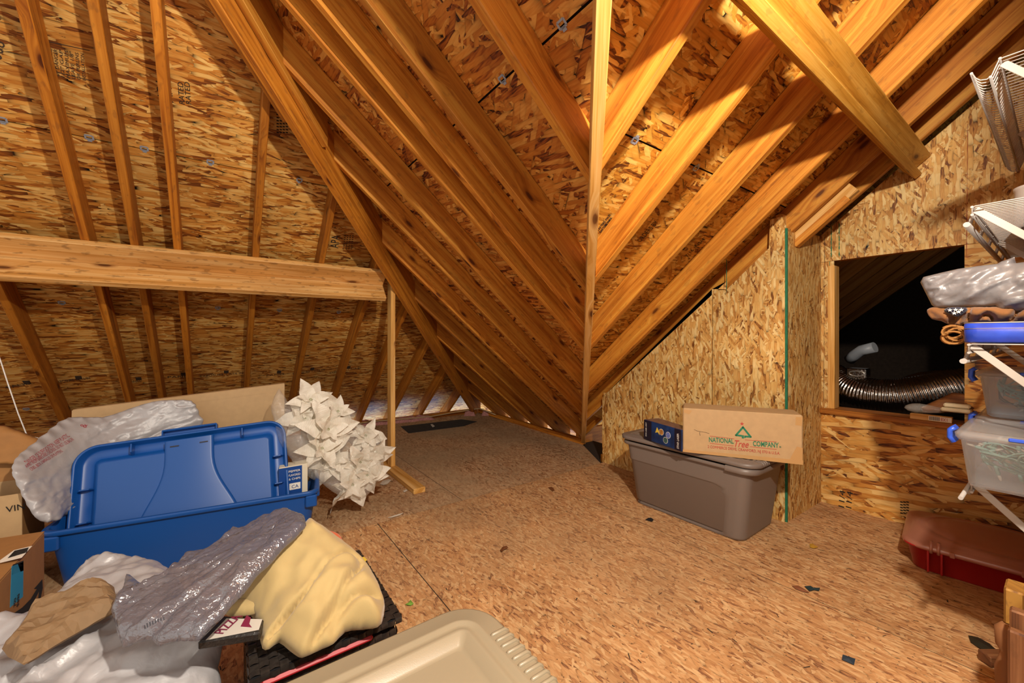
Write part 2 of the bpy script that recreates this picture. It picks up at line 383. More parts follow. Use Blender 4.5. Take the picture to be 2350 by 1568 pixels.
# wall plates under the two eaves
def part_box(name, mat, parent, lo, hi, L=(1, 0, 0), bevel=.003):
    b = MB(); b.box(lo, hi, L, bevel); return b.build(name, mat, parent)
b = MB(); b.board((-3.2, 5.26, .03), (3.03, 5.13, .03), (0, 1, 0), .06, .06); b.build('wall_plate', 'rafter_dk', roofA)
b = MB(); b.board((3.09, 5.10, .025), (3.05, 2.95, .025), (1, 0, 0), .05, .05); b.build('wall_plate', 'rafter_dk', roofB)

# ------------------------------------------------------------------ floor
floor = thing('floor', 'attic subfloor of worn strand board sheets', 'floor', kind='structure')
def fsheet(poly, mat='osb_floor', rot=0):
    b = MB(); u, v = ((0, 1, 0), (1, 0, 0)) if rot == 0 else ((1, 0, 0), (0, 1, 0))
    b.slab([(x, y, 0) for x, y in poly], (0, 0, 1), .019, u, v); return b.build('strand_board_sheet', mat, floor)
M['floor_backing'] = plain('floor_backing', '#2c1e14', .95)
b = MB(); b.box((-3.2, -1.4, -.05), (3.3, 5.2, -.022)); b.build('subfloor', 'floor_backing', floor)  # dark slab added below the sheets to block world light in the gaps
g = .0022
ys = 2.43
for x0, x1 in ((-3.2, -1.7), (-1.7, -.47), (-.47, .755), (.755, 2.047), (2.047, 3.34)):
    fsheet([(x0 + g, -1.4), (x1 - g, -1.4), (x1 - g, ys - g), (x0 + g, ys - g)])
for x0, x1 in ((-3.2, -1.11), (-1.11, .11), (.11, 1.333), (1.333, 3.06)):
    P = [(x0 + g, ys + g), (x1 - g, ys + g), (x1 - g, 5.27), (x0 + g, 5.23)]
    P = clip(P, 3.05 - 2.95, -(2.70 - 3.06) * 0 + 0, 9) if x1 < 2 else [(x0 + g, ys + g), (2.72, ys + g), (3.05, 2.98), (3.05, 5.14), (x0 + g, 5.22)]
    fsheet(P, 'osb_far')
M['joint'] = plain('joint', '#241a12', .95)  # dark strips that fill the gaps between floor sheets
for lo, hi in (((.752, -1.4, -.012), (.758, ys, -.001)), ((2.044, -1.4, -.012), (2.050, ys, -.001)), ((-.473, -1.4, -.012), (-.467, ys, -.001)), ((1.330, ys, -.012), (1.336, 5.2, -.001)), ((-3.2, ys - .003, -.012), (2.72, ys + .003, -.0015))):
    part_box('dark_joint', 'joint', floor, lo, hi, bevel=0)
# ------------------------------------------------------------------ walls on the right
XP, XW = 2.755, 3.30
wall_mid = thing('wall_middle', 'pale strand board wall with a green painted edge behind the grey tote', 'wall', kind='structure')
def wsheet(parent, X, yz, mat, t=.011, u=(0, 0, 1), v=(0, 1, 0)):
    b = MB(); b.slab([(X, y, z) for y, z in yz], (-1, 0, 0), t, u, v); return b.build('strand_board_sheet', mat, parent)
zr = lambda y, c=CC - RD: c - SLOPE * y
wsheet(wall_mid, XP, [(2.441, 0), (1.449, 0), (1.449, 1.45), (1.348, 1.44), (1.348, zr(1.348) + .03), (2.441, zr(2.441) + .03)], 'osb_wall')
wsheet(wall_mid, XP - .004, [(1.441, .0), (.993, .0), (.993, 1.775), (1.02, 1.85), (1.083, 1.845), (1.09, 1.669), (1.348, 1.437), (1.441, 1.44)], 'osb_wall')
part_box('painted_edge', 'green', wall_mid, (XP - .0055, .9905, .002), (XP + .012, 1.0035, 1.775))
part_box('painted_edge', 'green', wall_mid, (XP - .005, 1.3465, 1.41), (XP + .001, 1.350, 1.64))
part_box('wall_stud', 'stud', wall_mid, (XP + .012, 1.02, 0), (XP + .10, 1.058, 1.87), (0, 0, 1))
part_box('wall_stud', 'stud', wall_mid, (XP + .012, 2.40, 0), (XP + .10, 2.438, .62), (0, 0, 1))
part_box('wall_stud', 'rafter_dk', wall_mid, (XP + .012, 1.43, 0), (XP + .10, 1.468, 1.3), (0, 0, 1))
# side return of that wall
wall_ret = thing('wall_return', 'narrow strand board return wall between the green edge and the opening', 'wall', kind='structure')
b = MB(); b.slab([(XP + .012, .995, 0), (XW, .985, 0), (XW, .985, 1.80), (XP + .012, .995, 1.775)], (0, -1, 0), .011, (0, 0, 1), (1, 0, 0)); b.build('strand_board_sheet', 'osb_wall', wall_ret)
# blocking between the rafters over the low wall
for p0, p1, w, t, m in (((XP + .03, 1.07, 1.64), (XP + .03, 1.25, 1.49), .07, .04, 'stud'), ((XP + .02, 1.20, 1.52), (XP + .02, 1.42, 1.34), .08, .035, 'rafter_dk'),
                        ((2.90, .72, 1.98), (2.90, 1.02, 1.74), .10, .038, 'stud'), ((2.90, .735, 1.91), (2.90, 1.0, 1.69), .04, .05, 'rafter')):
    b = MB(); b.board(p0, p1, (0, SLOPE, 1), w, t); b.build('blocking', m, wall_mid)
b = MB(); b.board((2.90, 2.86, .47), (3.1, 2.70, .36), (0, .6, .8), .14, .05); b.build('blocking', 'stud', wall_mid)
# wall with the opening
wall_far = thing('wall_opening', 'strand board wall with a square opening into the dark attic', 'wall', kind='structure')
OY0, OY1, OZ0, OZ1 = .335, .915, .64, 1.626
wsheet(wall_far, XW, [(1.02, OZ1), (-.45, OZ1), (-.45, zr(-.45) + .04), (1.02, zr(1.02) + .04)], 'osb_wall')
wsheet(wall_far, XW, [(1.0, OZ0 - .03), (OY1, OZ0 - .03), (OY1, OZ1 - .002), (1.0, OZ1 - .002)], 'osb_wall')
wsheet(wall_far, XW, [(OY0, OZ0 - .03), (-.45, OZ0 - .03), (-.45, OZ1 - .002), (OY0, OZ1 - .002)], 'osb_wall_shade', u=(0, 1, 0), v=(0, 0, 1))
wsheet(wall_far, XW, [(1.0, 0), (-.45, 0), (-.45, OZ0 - .034), (1.0, OZ0 - .034)], 'osb_wall_shade', u=(0, 1, 0), v=(0, 0, 1))
part_box('opening_sill', 'rafter_dk', wall_far, (XW - .03, OY0 - .3, OZ0 - .034), (XW + .14, .985, OZ0), (0, 1, 0))
part_box('opening_jamb', 'stud', wall_far, (XW - .002, OY1 - .004, OZ0), (XW + .09, OY1 + .034, OZ1 - .03), (0, 0, 1))
part_box('opening_jamb', 'rafter_dk', wall_far, (XW + .012, OY0 - .04, OZ0), (XW + .09, OY0 - .004, OZ1), (0, 0, 1))
part_box('opening_header', 'rafter_dk', wall_far, (XW + .012, OY0 - .04, OZ1 + .004), (XW + .09, OY1 + .03, OZ1 + .09), (0, 1, 0))
part_box('eave_board', 'rafter_dk', wall_mid, (3.07, 3.05, -.16), (3.5, 3.09, .13))
part_box('eave_block', 'rafter_dk', wall_mid, (2.80, 2.45, -.3), (3.4, 2.50, .05))
part_box('notch_backing', 'dark_backing', wall_mid, (2.70, 2.40, -.14), (3.45, 3.05, -.12))  # dark board added below the floor notch to hide the bright eave
# chalk and paint lines on the boards
def strip(name, parent, mat, pts, w, X=XW, seed=0):
    rnd = random.Random(seed); b = MB(); rows = []
    for y, z in pts: rows.append((y, z))
    A = []; n = 24
    (y0, z0), (y1, z1) = pts[0], pts[-1]
    for i in range(n + 1):
        t = i / n; ww = w * rnd.uniform(.4, 1.5); A.append(((X - .0008, y0 + (y1 - y0) * t - ww, z0 + (z1 - z0) * t), (X - .0008, y0 + (y1 - y0) * t + ww, z0 + (z1 - z0) * t)))
    b.grid(A, False); return b.build(name, mat, parent)
for i, x in enumerate((1908, 1926)):
    p, q = onX(x, 512 if i else 520, XW), onX(x, 590, XW); strip('paint_line', wall_far, 'green', [(p.y, p.z), (q.y, q.z)], .0022, seed=i)
p, q = onX(1893, 540, XW), onX(1890, 945, XW); strip('chalk_line', wall_far, 'ink_soft', [(p.y, p.z), (q.y, q.z)], .0008, seed=5)
p, q = onX(1904, 600, XW), onX(1902, 900, XW); strip('paint_line', wall_far, 'green', [(p.y, p.z), (q.y, q.z)], .0012, seed=6)
p, q = onX(2221, 285, XW), onX(2218, 590, XW); strip('chalk_line', wall_far, 'chalk', [(p.y, p.z), (q.y, q.z)], .0011, seed=7)
# right wall behind the shelves and the dark attic beyond the opening
wall_right = thing('wall_right', 'strand board wall that carries the wire shelves', 'wall', kind='structure')
b = MB(); b.slab([(.84, -.137, 0), (XW, -.137, 0), (XW, -.137, 2.7), (.84, -.137, 2.7)], (0, 1, 0), .011, (1, 0, 0), (0, 0, 1)); b.build('strand_board_sheet', 'osb_wall_shade', wall_right)  # near end, out of view, extended to throw shade on the opening wall
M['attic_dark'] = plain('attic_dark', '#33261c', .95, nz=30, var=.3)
beyond = thing('wall_beyond', 'dark far end of the attic seen through the opening', 'wall', kind='structure')
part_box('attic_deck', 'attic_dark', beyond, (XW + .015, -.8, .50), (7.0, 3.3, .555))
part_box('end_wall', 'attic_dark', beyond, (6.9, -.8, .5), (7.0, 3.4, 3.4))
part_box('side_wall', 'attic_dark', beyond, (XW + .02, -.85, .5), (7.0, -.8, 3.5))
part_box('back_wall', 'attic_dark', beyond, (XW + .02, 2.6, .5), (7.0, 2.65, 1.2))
# ------------------------------------------------------------------ framing that stands free of the roof
SU = -SL
def purlin(name, label, c_bot, z_v, x0, x1, fw, uw, mat, sk=0.0):
    """L of two boards: one flat under the rafters, one on edge below it"""
    c = c_bot - .0385 * math.hypot(1, SLOPE); y = (c - z_v) / SLOPE
    root = thing(name, label, 'beam', (x0, y, z_v)); n = -NA
    v = Vector((0, y, z_v)) 
    def bd(nm, s0, s1, n0, n1, xe):
        q = []
        for x in (x0, xe):
            for s_, n_ in ((s0, n0), (s1, n0), (s1, n1), (s0, n1)): q.append(Vector((x, 0, 0)) + v + SU * s_ + n * n_)
        b = MB(); b.hexa(q, (1, 0, 0), .003); return b.build(nm, mat, root)
    bd('flat_board', 0, fw, -.038, 0, x1 + sk); bd('upright_board', -.038, 0, -.038, uw, x1)
    return root
purlin('purlin', 'pale L-shaped beam of two long boards crossing the left rafters', CA - RD - .003, 1.543, -3.1, 1.075, .140, .146, 'brace')
purlin('purlin', 'yellowish L-shaped beam crossing the right rafters with its cut end above the opening', CC - RD - .003, 2.101, .56, 3.275, .089, .051, 'brace_r', sk=.01)
po = thing('support_post', 'slim upright post standing on the board under the hip beam', 'post', (1.155, 3.335, .038))
b = MB(); b.box((1.135, 3.29, .038), (1.173, 3.379, 1.595), (0, 0, 1), .003); b.build('stud', 'stud', po)
sp = thing('floor_plate', 'flat length of lumber on the floor at the foot of the post', 'board', (1.145, 3.1, 0))
b = MB(); b.box((1.10, 2.715, 0), (1.189, 3.62, .038), (0, 1, 0), .003); b.build('plank', 'stud', sp)
random.seed(4)
# metal clips between the sheets of the roof
def hclip(roof, P, u, v, n):
    u, v, n = Vector(u), Vector(v), Vector(n); b = MB(); w, h, r = .014, .016, .006
    pts = [(-w, -.004), (-w, h), (w, h), (w, -.004)]
    for (a0, b0), (a1, b1) in zip(pts, pts[1:] + pts[:1]):
        b.board(P + u * a0 + v * b0 - n * .0015, P + u * a1 + v * b1 - n * .0015, n, .002, .007, 0)
    b.board(P + v * -.016 - n * .0015, P + v * .0 - n * .0015, n, .002, .016, 0)
    b.build('panel_clip', 'clip', roof)
for px in ((10, 291), (208, 331), (333, 356), (483, 388), (685, 429), (145, 704), (500, 716), (640, 722), (775, 726), (62, 942)):
    P = onP(px[0], px[1], (0, SLOPE, 1), CA - .001); rw = min((1.03, 1.965, 2.90, 3.835, 4.77), key=lambda r: abs(r - P.y))
    hclip(roofA, Vector((P.x, rw, CA - SLOPE * rw)), (1, 0, 0), -SL, NA)
for px in ((1295, 65), (1155, 185), (1076, 262)):
    P = onP(px[0], px[1], (SLOPE, 0, 1), CB - .001); rw = min((-.06, .875, 1.81), key=lambda r: abs(r - P.x))
    hclip(roofB, Vector((rw, P.y, CB - SLOPE * rw)), (0, 1, 0), -SB, NB)
for px in ((1460, 318), (1598, 385)):
    P = onP(px[0], px[1], (0, SLOPE, 1), CC - .001); rw = min((.09, 1.025, 1.96), key=lambda r: abs(r - P.y))
    hclip(roofC, Vector((P.x, rw, CC - SLOPE * rw)), (1, 0, 0), SL, NA)

# ------------------------------------------------------------------ mill stamps printed on the boards
def onA(x, y): return onP(x, y, (0, SLOPE, 1), CA - .0005)
def onC(x, y): return onP(x, y, (0, SLOPE, 1), CC - .0005)
def tfit(body, P0, P1, up, h, mat, parent, name='printed_stamp', **kw):
    """one line of text from P0 to P1, letters h high"""
    d = Vector(P1) - Vector(P0); o = text(body, h / .70, (0, 0, 0), (1, 0, 0), (0, 1, 0), mat, None, name, lift=0, **kw)
    xs = [v.co.x for v in o.data.vertices]; w = max(xs) - min(xs); mn = min(xs)
    x = d.normalized(); y = Vector(up); y = (y - x * y.dot(x)).normalized(); n = x.cross(y); k = d.length / w
    mt = Matrix(((x.x * k, y.x, n.x, P0[0]), (x.y * k, y.y, n.y, P0[1]), (x.z * k, y.z, n.z, P0[2]), (0, 0, 0, 1))) @ Matrix.Translation((-mn, 0, .0007))
    o.data.transform(mt)
    if parent is not None:
        COL.objects.unlink(o); link(o, parent)
    return o
lines = ['THIS PANEL', 'STRENGTH AXIS', 'UP DANGER', '1/2" GAP', 'MAXIMUM', 'LEAVE 1/8"', 'OR PURLINS', 'INSTALLATION']
for i, tx in enumerate(lines):
    x0, y0 = 112 + i * 12.2, 172 + i * 2.0
    if tx: tfit(tx, onA(x0, y0), onA(x0 - 5, y0 - 62), onA(x0 - 12, y0 - 1) - onA(x0, y0), .011, 'ink_soft', roofA)
for (x, y, L_, w_) in ((96, 92, 110, 0), (116, 162, 96, 0)):
    b = MB(); b.board(onA(x, y) - NA * .0008, onA(x + L_, y + 24) - NA * .0008, SL, .003, .0006, 0); b.build('printed_line', 'ink_soft', roofA)
tfit('DE 1 DAN', onA(272, 205), onA(268, 160), onA(260, 203) - onA(272, 205), .03, 'ink_soft', roofA)
tfit('APA', onA(398, 236), onA(392, 186), onA(388, 236) - onA(398, 236), .06, 'ink_soft', roofA)
for dx in (0, 15): tfit('RATED', onA(424 + dx, 240), onA(420 + dx, 190), onA(412 + dx, 240) - onA(424 + dx, 240), .022, 'ink', roofA)
tfit('008', onA(3, 140), onA(12, 100), onA(-8, 132) - onA(3, 140), .035, 'ink_soft', roofA)
tfit('APA', onA(776, 570), onA(781, 541), onA(770, 569) - onA(776, 570), .06, 'ink', roofA)
for i in range(4): tfit('IIIIIIII', onA(790 + i * 6, 572), onA(794 + i * 6, 540), onA(784 + i * 6, 571) - onA(790 + i * 6, 572), .012, 'ink_soft', roofA)
for i in range(4): tfit('IIIIIII', onA(640 + i * 7, 306), onA(640 + i * 7, 262), onA(634 + i * 7, 306) - onA(640 + i * 7, 306), .012, 'ink', roofA)
for x0, x1, y0, y1 in ((20, 80, 892, 880), (130, 208, 880, 870), (295, 325, 879, 876), (385, 440, 868, 866), (460, 558, 866, 858), (612, 655, 864, 860), (672, 745, 860, 850), (757, 828, 858, 845)):
    tfit('EXPOSURE 1 7/16 IN' if x1 - x0 > 60 else 'PANEL', onA(x0, y0), onA(x1, y1), -SL, .030, 'ink_soft', roofA)
    b = MB(); P = onA(x0 + .55 * (x1 - x0), (y0 + y1) / 2 - 8); b.board(P - NA * .0008, P - NA * .0008 + Vector((.035, 0, 0)), SL, .045, .0006, 0); b.build('printed_block', 'ink_soft', roofA)
tfit('EXPOSURE', onA(838, 925), onA(885, 918), -SL, .03, 'ink_soft', roofA)
tfit('7/16 INSH', onC(1577, 590), onC(1618, 550), onC(1570, 582) - onC(1577, 590), .035, 'ink', roofC)
tfit('ORDERS BY', onC(1470, 556), onC(1512, 510), onC(1463, 549) - onC(1470, 556), .04, 'ink_soft', roofC)
for i in range(3): tfit('RAFTERS MAX', onC(1374 + i * 5, 530 + i * 4), onC(1402 + i * 4, 494 + i * 6), onC(1370, 526) - onC(1376, 532), .016, 'ink', roofC)
def onW(x, y): return onX(x, y, XW - .0006)
tfit('11/4', onW(1937, 1166), onW(1940, 1128), onW(1922, 1164) - onW(1937, 1166), .03, 'ink', wall_far)
tfit('11/4', onW(1954, 1168), onW(1957, 1130), onW(1941, 1166) - onW(1954, 1168), .03, 'ink', wall_far)
for dx in (0, 7, 14): tfit('IIIII', onW(2072 + dx, 1180), onW(2072 + dx, 1152), onW(2064 + dx, 1178) - onW(2072 + dx, 1180), .012, 'ink', wall_far)

# ------------------------------------------------------------------ shapes for bins and bags
def rrect(lx, ly, r, z, n=6, m=0, cx=0, cy=0):
    """closed loop of a rounded rectangle, m extra points on each straight"""
    out = []; hx, hy = lx / 2 - r, ly / 2 - r
    for q, (sx, sy) in enumerate(((1, 1), (-1, 1), (-1, -1), (1, -1))):
        for i in range(n + 1):
            a = math.pi / 2 * (q + i / n); out.append((cx + sx * hx + r * math.cos(a), cy + sy * hy + r * math.sin(a), z))
        if m:
            p = out[-1]; nx = ((-1, 1), (-1, -1), (1, -1), (1, 1))[q]; a = math.pi / 2 * (q + 1)
            e = (cx + nx[0] * hx + r * math.cos(a), cy + nx[1] * hy + r * math.sin(a))
            for k in range(1, m + 1): out.append((p[0] + (e[0] - p[0]) * k / (m + 1), p[1] + (e[1] - p[1]) * k / (m + 1), z))
    return out
def XF(loc, rz=0, rx=0, ry=0): return Matrix.Translation(loc) @ Matrix.Rotation(rz, 4, 'Z') @ Matrix.Rotation(rx, 4, 'X') @ Matrix.Rotation(ry, 4, 'Y')

def inset(p, lp, n=1):
    return p
def delaunay_pts(poly, res):
    from mathutils.geometry import delaunay_2d_cdt
    n = len(poly); P = []
    for i in range(n):
        a, b_ = poly[i], poly[(i + 1) % n]; k = max(1, int((Vector(b_) - Vector(a)).length / res))
        for j in range(k): P.append((a[0] + (b_[0] - a[0]) * j / k, a[1] + (b_[1] - a[1]) * j / k))
    nb = len(P); B = np.array(P)
    xs = np.arange(B[:, 0].min(), B[:, 0].max(), res); ys = np.arange(B[:, 1].min(), B[:, 1].max(), res * .866)
    G = np.array([(x + (res / 2 if j % 2 else 0), y) for j, y in enumerate(ys) for x in xs]) if len(xs) and len(ys) else np.zeros((0, 2))
    rnd = np.random.RandomState(3); G = G + rnd.uniform(-.22, .22, G.shape) * res
    ins = np.zeros(len(G), bool); A0 = B; A1 = np.roll(B, -1, 0)
    for a, b_ in zip(A0, A1):
        c = ((a[1] > G[:, 1]) != (b_[1] > G[:, 1])); dy = b_[1] - a[1]
        with np.errstate(divide='ignore', invalid='ignore'): xx = (b_[0] - a[0]) * (G[:, 1] - a[1]) / dy + a[0]
        ins ^= (c & (G[:, 0] < xx))
    G = G[ins]
    def bdist(Q):
        d = np.full(len(Q), 1e9)
        for a, b_ in zip(A0, A1):
            e = b_ - a; t = np.clip(((Q - a) @ e) / max(e @ e, 1e-12), 0, 1); d = np.minimum(d, np.hypot(*(Q - a - t[:, None] * e).T))
        return d
    G = G[bdist(G) > res * .45] if len(G) else G
    allp = [Vector(p) for p in P] + [Vector(p) for p in G]
    v, e, f, *_ = delaunay_2d_cdt(allp, [(i, (i + 1) % nb) for i in range(nb)], [list(range(nb))], 1, 1e-6)
    V = np.array([tuple(p) for p in v]); return V, f, bdist(V)
def smoothpoly(P, k=3):
    out = []; n = len(P)
    for i in range(n):
        p0, p1, p2, p3 = (Vector(P[(i + j) % n]) for j in (-1, 0, 1, 2))
        for q in range(k):
            t = q / k; out.append(.5 * ((2 * p1) + (p2 - p0) * t + (2 * p0 - 5 * p1 + 4 * p2 - p3) * t * t + (3 * p1 - p0 - 3 * p2 + p3) * t ** 3))
    return out
def nz(x, y, f, s): return noise.noise(Vector((x * f, y * f, s * 7.31)))
def ridge(x, y, f, s): return 1 - abs(noise.noise(Vector((x * f, y * f, s * 7.31)))) * 2.2
def tri(t): t = t % 1.0; return 1 - 4 * abs(t - .5)
def crumple(x, y, f, s, n=5):
    """flat facets meeting in straight creases, as crushed film or paper"""
    h = 0; rnd = random.Random(int(s * 13))
    wx, wy = .30 / f * nz(x, y, f * .5, s), .30 / f * nz(x, y, f * .5, s + 5)
    for k in range(n):
        a = rnd.uniform(0, math.pi); g = f * (.45 + .42 * k) * rnd.uniform(.8, 1.2); m = .5 + .9 * nz(x, y, f * .45, s + k * 3)
        h += max(0, m) * tri((x + wx * (1 + k % 2)) * math.cos(a) * g + (y + wy) * math.sin(a) * g + rnd.random()) / (1 + .75 * k)
    return h
class Pillow:
    """a soft closed body over an outline in a plane: bag, cloth, paper"""
    def __init__(s, pts, bulge, edge, fn, res=.012, back=.5, smooth=2, camside=True, origin=None):
        P = [Vector(p) for p in pts]
        if smooth > 1: P = smoothpoly(P, smooth)
        c = sum(P, Vector()) / len(P); n = Vector()
        for i in range(len(P)): n += (P[i] - c).cross(P[(i + 1) % len(P)] - c)
        n.normalize()
        if n.dot(O - c) < 0: n = -n
        s.c, s.n = c, n; s.u = (Vector((1, 0, 0)) - n * n.x).normalized() if abs(n.x) < .9 else (Vector((0, 1, 0)) - n * n.y).normalized(); s.v = n.cross(s.u)
        p2 = [((p - c).dot(s.u), (p - c).dot(s.v)) for p in P]; off = [(p - c).dot(n) for p in P]
        s.fn, s.bulge, s.edge = fn, bulge, edge
        V, Fc, D = delaunay_pts(p2, res); s.V, s.D = V, D
        B2 = np.array(p2); of = np.array(off)
        # the outline need not be flat: spread its offsets inward
        w = 1 / (((V[:, None, :] - B2[None]) ** 2).sum(2) + 1e-5); s.base = (w * of).sum(1) / w.sum(1); s.B2, s.of = B2, of
        s.top = np.array([s.h(x, y, d) for (x, y), d in zip(V, D)])
        m = MB(); bm = m.bm; A = []; Bk = []
        for i, (x, y) in enumerate(V):
            q = c + s.u * x + s.v * y + n * s.base[i]; A.append(bm.verts.new(q + n * s.top[i]))
            if D[i] < 1e-5 or back is None: Bk.append(A[-1])
            else: Bk.append(bm.verts.new(q - n * (bulge * back * s.prof(D[i]) + .001)))
        for f in Fc:
            try:
                a = bm.faces.new([A[i] for i in f]); a.smooth = True
                for l, i in zip(a.loops, f): l[m.uv].uv = tuple(V[i])
                if back is not None: bm.faces.new([Bk[i] for i in f][::-1]).smooth = True
            except ValueError: pass
        s.mb = m
    def prof(s, d): t = min(1, d / s.edge); return math.sqrt(max(0, 1 - (1 - t) ** 2))
    def h(s, x, y, d): k = s.prof(d); return s.bulge * k + s.fn(x, y) * min(1, d / (.35 * s.edge))
    def at(s, P):
        """lift a point onto the front of the body"""
        x, y = (P - s.c).dot(s.u), (P - s.c).dot(s.v); i = int(np.argmin(((s.V - (x, y)) ** 2).sum(1)))
        dd = ((s.V - (x, y)) ** 2).sum(1); k = np.argsort(dd)[:4]; w = 1 / (dd[k] + 1e-6); hh = ((s.top[k] + s.base[k]) * w).sum() / w.sum()
        return s.c + s.u * x + s.v * y + s.n * (hh + .0015)
    def pix(s, x, y): return onP(x, y, s.n, s.n.dot(s.c))
    def build(s, *a, **k): return s.mb.build(*a, **k)
def drape(o, pil):
    """lay a flat print onto the front of a soft body"""
    for v in o.data.vertices: v.co = pil.at(v.co.copy())

def film(name, col, rough=.25, alpha=.75, transl=.4, bump=60, bstr=.5, spec=.045):
    """thin plastic: partly see-through, partly translucent, shiny"""
    t = NT(name); c = rgb(col); tc = t.n('TexCoord').outputs['Object']
    h = t.n('TexNoise', {'Vector': tc, 'Scale': bump, 'Detail': 2.0, 'Distortion': 1.5}).outputs[0]
    bp = t.n('Bump', {'Height': h, 'Strength': bstr, 'Distance': .004}).outputs[0]
    d = t.n('BsdfDiffuse', {'Color': c, 'Normal': bp}); tr = t.n('BsdfTranslucent', {'Color': c, 'Normal': bp})
    body = t.n('MixShader', {0: transl, 1: d.outputs[0], 2: tr.outputs[0]})
    gl = t.n('BsdfGlossy', {'Color': (1, 1, 1, 1), 'Roughness': rough, 'Normal': bp})
    fr = t.math('MULTIPLY_ADD', t.math('POWER', t.n('LayerWeight', {'Blend': .5, 'Normal': bp}).outputs['Facing'], 4.0), .6, spec)
    body = t.n('MixShader', {0: t.math('MULTIPLY_ADD', fr, .9, .03), 1: body.outputs[0], 2: gl.outputs[0]})
    tp = t.n('BsdfTransparent', {'Color': (1, 1, 1, 1)})
    sh = t.n('MixShader', {0: t.math('ADD', alpha, t.math('MULTIPLY', fr, 1 - alpha)), 1: tp.outputs[0], 2: body.outputs[0]})
    return t.done(sh)
def cloth(name, col, rough=.85, weave=900, var=.06):
    t = NT(name); tc = t.n('TexCoord').outputs['Object']
    h = t.n('TexNoise', {'Vector': tc, 'Scale': weave, 'Detail': 1.0}).outputs[0]
    b2 = t.n('TexNoise', {'Vector': tc, 'Scale': 9.0, 'Detail': 3.0}).outputs[0]
    c = t.mix(1.0, rgb(col), t.ramp(b2, [(.3, (1 - var,) * 3), (.7, (1 + var,) * 3)]), 'MULTIPLY')
    return t.done(t.bsdf(c, rough, h, .25, .001, **{'Sheen Weight': .2}))
M['grey_tote'] = plain('grey_tote', '#75685f', .42, nz=500, bs=.05)
M['taupe_lid'] = plain('taupe_lid', '#8d8069', .36, nz=500, bs=.05)
M['blue'] = plain('blue', '#0f4d98', .38, nz=600, bs=.06)
M['bag_white'] = film('bag_white', '#bab6b7', .42, .96, .25, 30, .3)
M['bag_shelf'] = film('bag_shelf', '#8b888a', .4, .95, .25, 30, .3)
M['bag_grey'] = film('bag_grey', '#7d7b85', .16, .60, .35, 70, .9, .13)
M['clear_wrap'] = film('clear_wrap', '#e8e4da', .06, .05, .3, 60, 1.0, .14)
M['warn_red'] = plain('warn_red', '#9c3540', .7)
M['kraft'] = plain('kraft', '#806444', .75, nz=40, bs=.15, var=.1)
M['carton'] = plain('carton', '#b8966a', .7, nz=30, bs=.05, var=.06)
M['carton_dk'] = plain('carton_dk', '#a0703c', .75, nz=30, bs=.05, var=.08)
M['tape'] = plain('tape', '#b98f5c', .3)
M['yellow'] = cloth('yellow', '#b39a66')
M['white'] = plain('white', '#e6e2dc', .5); M['label_white'] = plain('label_white', '#e8e0d2', .6)
M['black'] = plain('black', '#17171a', .6); M['red'] = plain('red', '#a82028', .5)
M['petal'] = None
t = NT('petal'); tc = t.n('UVMap').outputs[0]
vv = t.n('TexWave', {'Vector': tc, 'Scale': 6.0, 'Distortion': 9.0, 'Detail': 3.0}).outputs[0]
cc = t.ramp(vv, [(0, rgb('#e8e0cf')), (1, rgb('#f6efe2'))])
d_ = t.bsdf(cc, .6, vv, .25, .002); tl = t.n('BsdfTranslucent', {'Color': rgb('#efe6d2')})
M['petal'] = t.done(t.n('MixShader', {0: .25, 1: d_.outputs[0], 2: tl.outputs[0]}))

def tote_body(b, L0, W0, L1, W1, Hh, r, recess=None, m=26, nzv=56, wall=.004, flange=.018, rim=.02):
    loops = []
    def ring(z, dl=0, rec=True):
        k = z / Hh; lx, ly = L0 + (L1 - L0) * k + dl * 2, W0 + (W1 - W0) * k + dl * 2; out = []
        for x, y, zz in rrect(lx, ly, r, z, 6, m):
            if recess and rec and dl == 0:
                zt, xl, dep = recess; fx = max(0, min(1, (xl - x) / .008)); fz = max(0, min(1, (zt - z) / .006))
                # rounded upper corner of the recessed panel
                cx_, cz_ = xl - .05, zt - .05
                if x > cx_ and z > cz_: fx = fz = max(0, min(1, (.05 - math.hypot(x - cx_, z - cz_)) / .012))
                q = min(fx, fz)
                if abs(y) > ly / 2 - .012: y -= math.copysign(dep * q, y)
                if x < -lx / 2 + .03: x += dep * q
            out.append((x, y, zz))
        return out
    loops.append(ring(0, -.012)); loops.append(ring(.004, -.004)); loops.append(ring(.014))
    for i in range(1, nzv + 1): loops.append(ring(.014 + (Hh - rim - .014) * i / nzv))
    loops += [ring(Hh - rim, flange * .9), ring(Hh - rim + .004, flange), ring(Hh - .004, flange), ring(Hh, flange * .8), ring(Hh, .0, False), ring(Hh - .006, -wall, False), ring(.03, -wall, False), ring(.012, -.02, False)]
    b.rings(loops, True, True)
def tote_lid(b, L, Wd, z, r, skirt=.025, dish=.02, edge=.05):
    R = lambda d, zz: rrect(L - 2 * d, Wd - 2 * d, max(.012, r - d), zz, 8, 4)
    b.rings([R(.004, z - skirt), R(.0, z - skirt + .003), R(.0, z - .010), R(.003, z - .003), R(.010, z), R(edge - .006, z), R(edge, z + .004), R(edge + .006, z + .004), R(edge + .012, z - .001), R(edge + .022, z - .001),
             R(edge + .027, z + .002), R(edge + .034, z + .001), R(edge + .05, z - dish + .004), R(edge + .058, z - dish)], True, True)
def ribs(parent, mat, xf, x0, x1, ys, z, name='grip_rib', r=.0042):
    for y in ys:
        b = MB(); b.tube([(x0, y, z - .003), (x0 + .004, y, z), (x1 - .008, y, z), (x1 - .001, y, z - .006), (x1 + .001, y, z - .02)], r, 6); b.build(name, mat, parent, xf=xf)

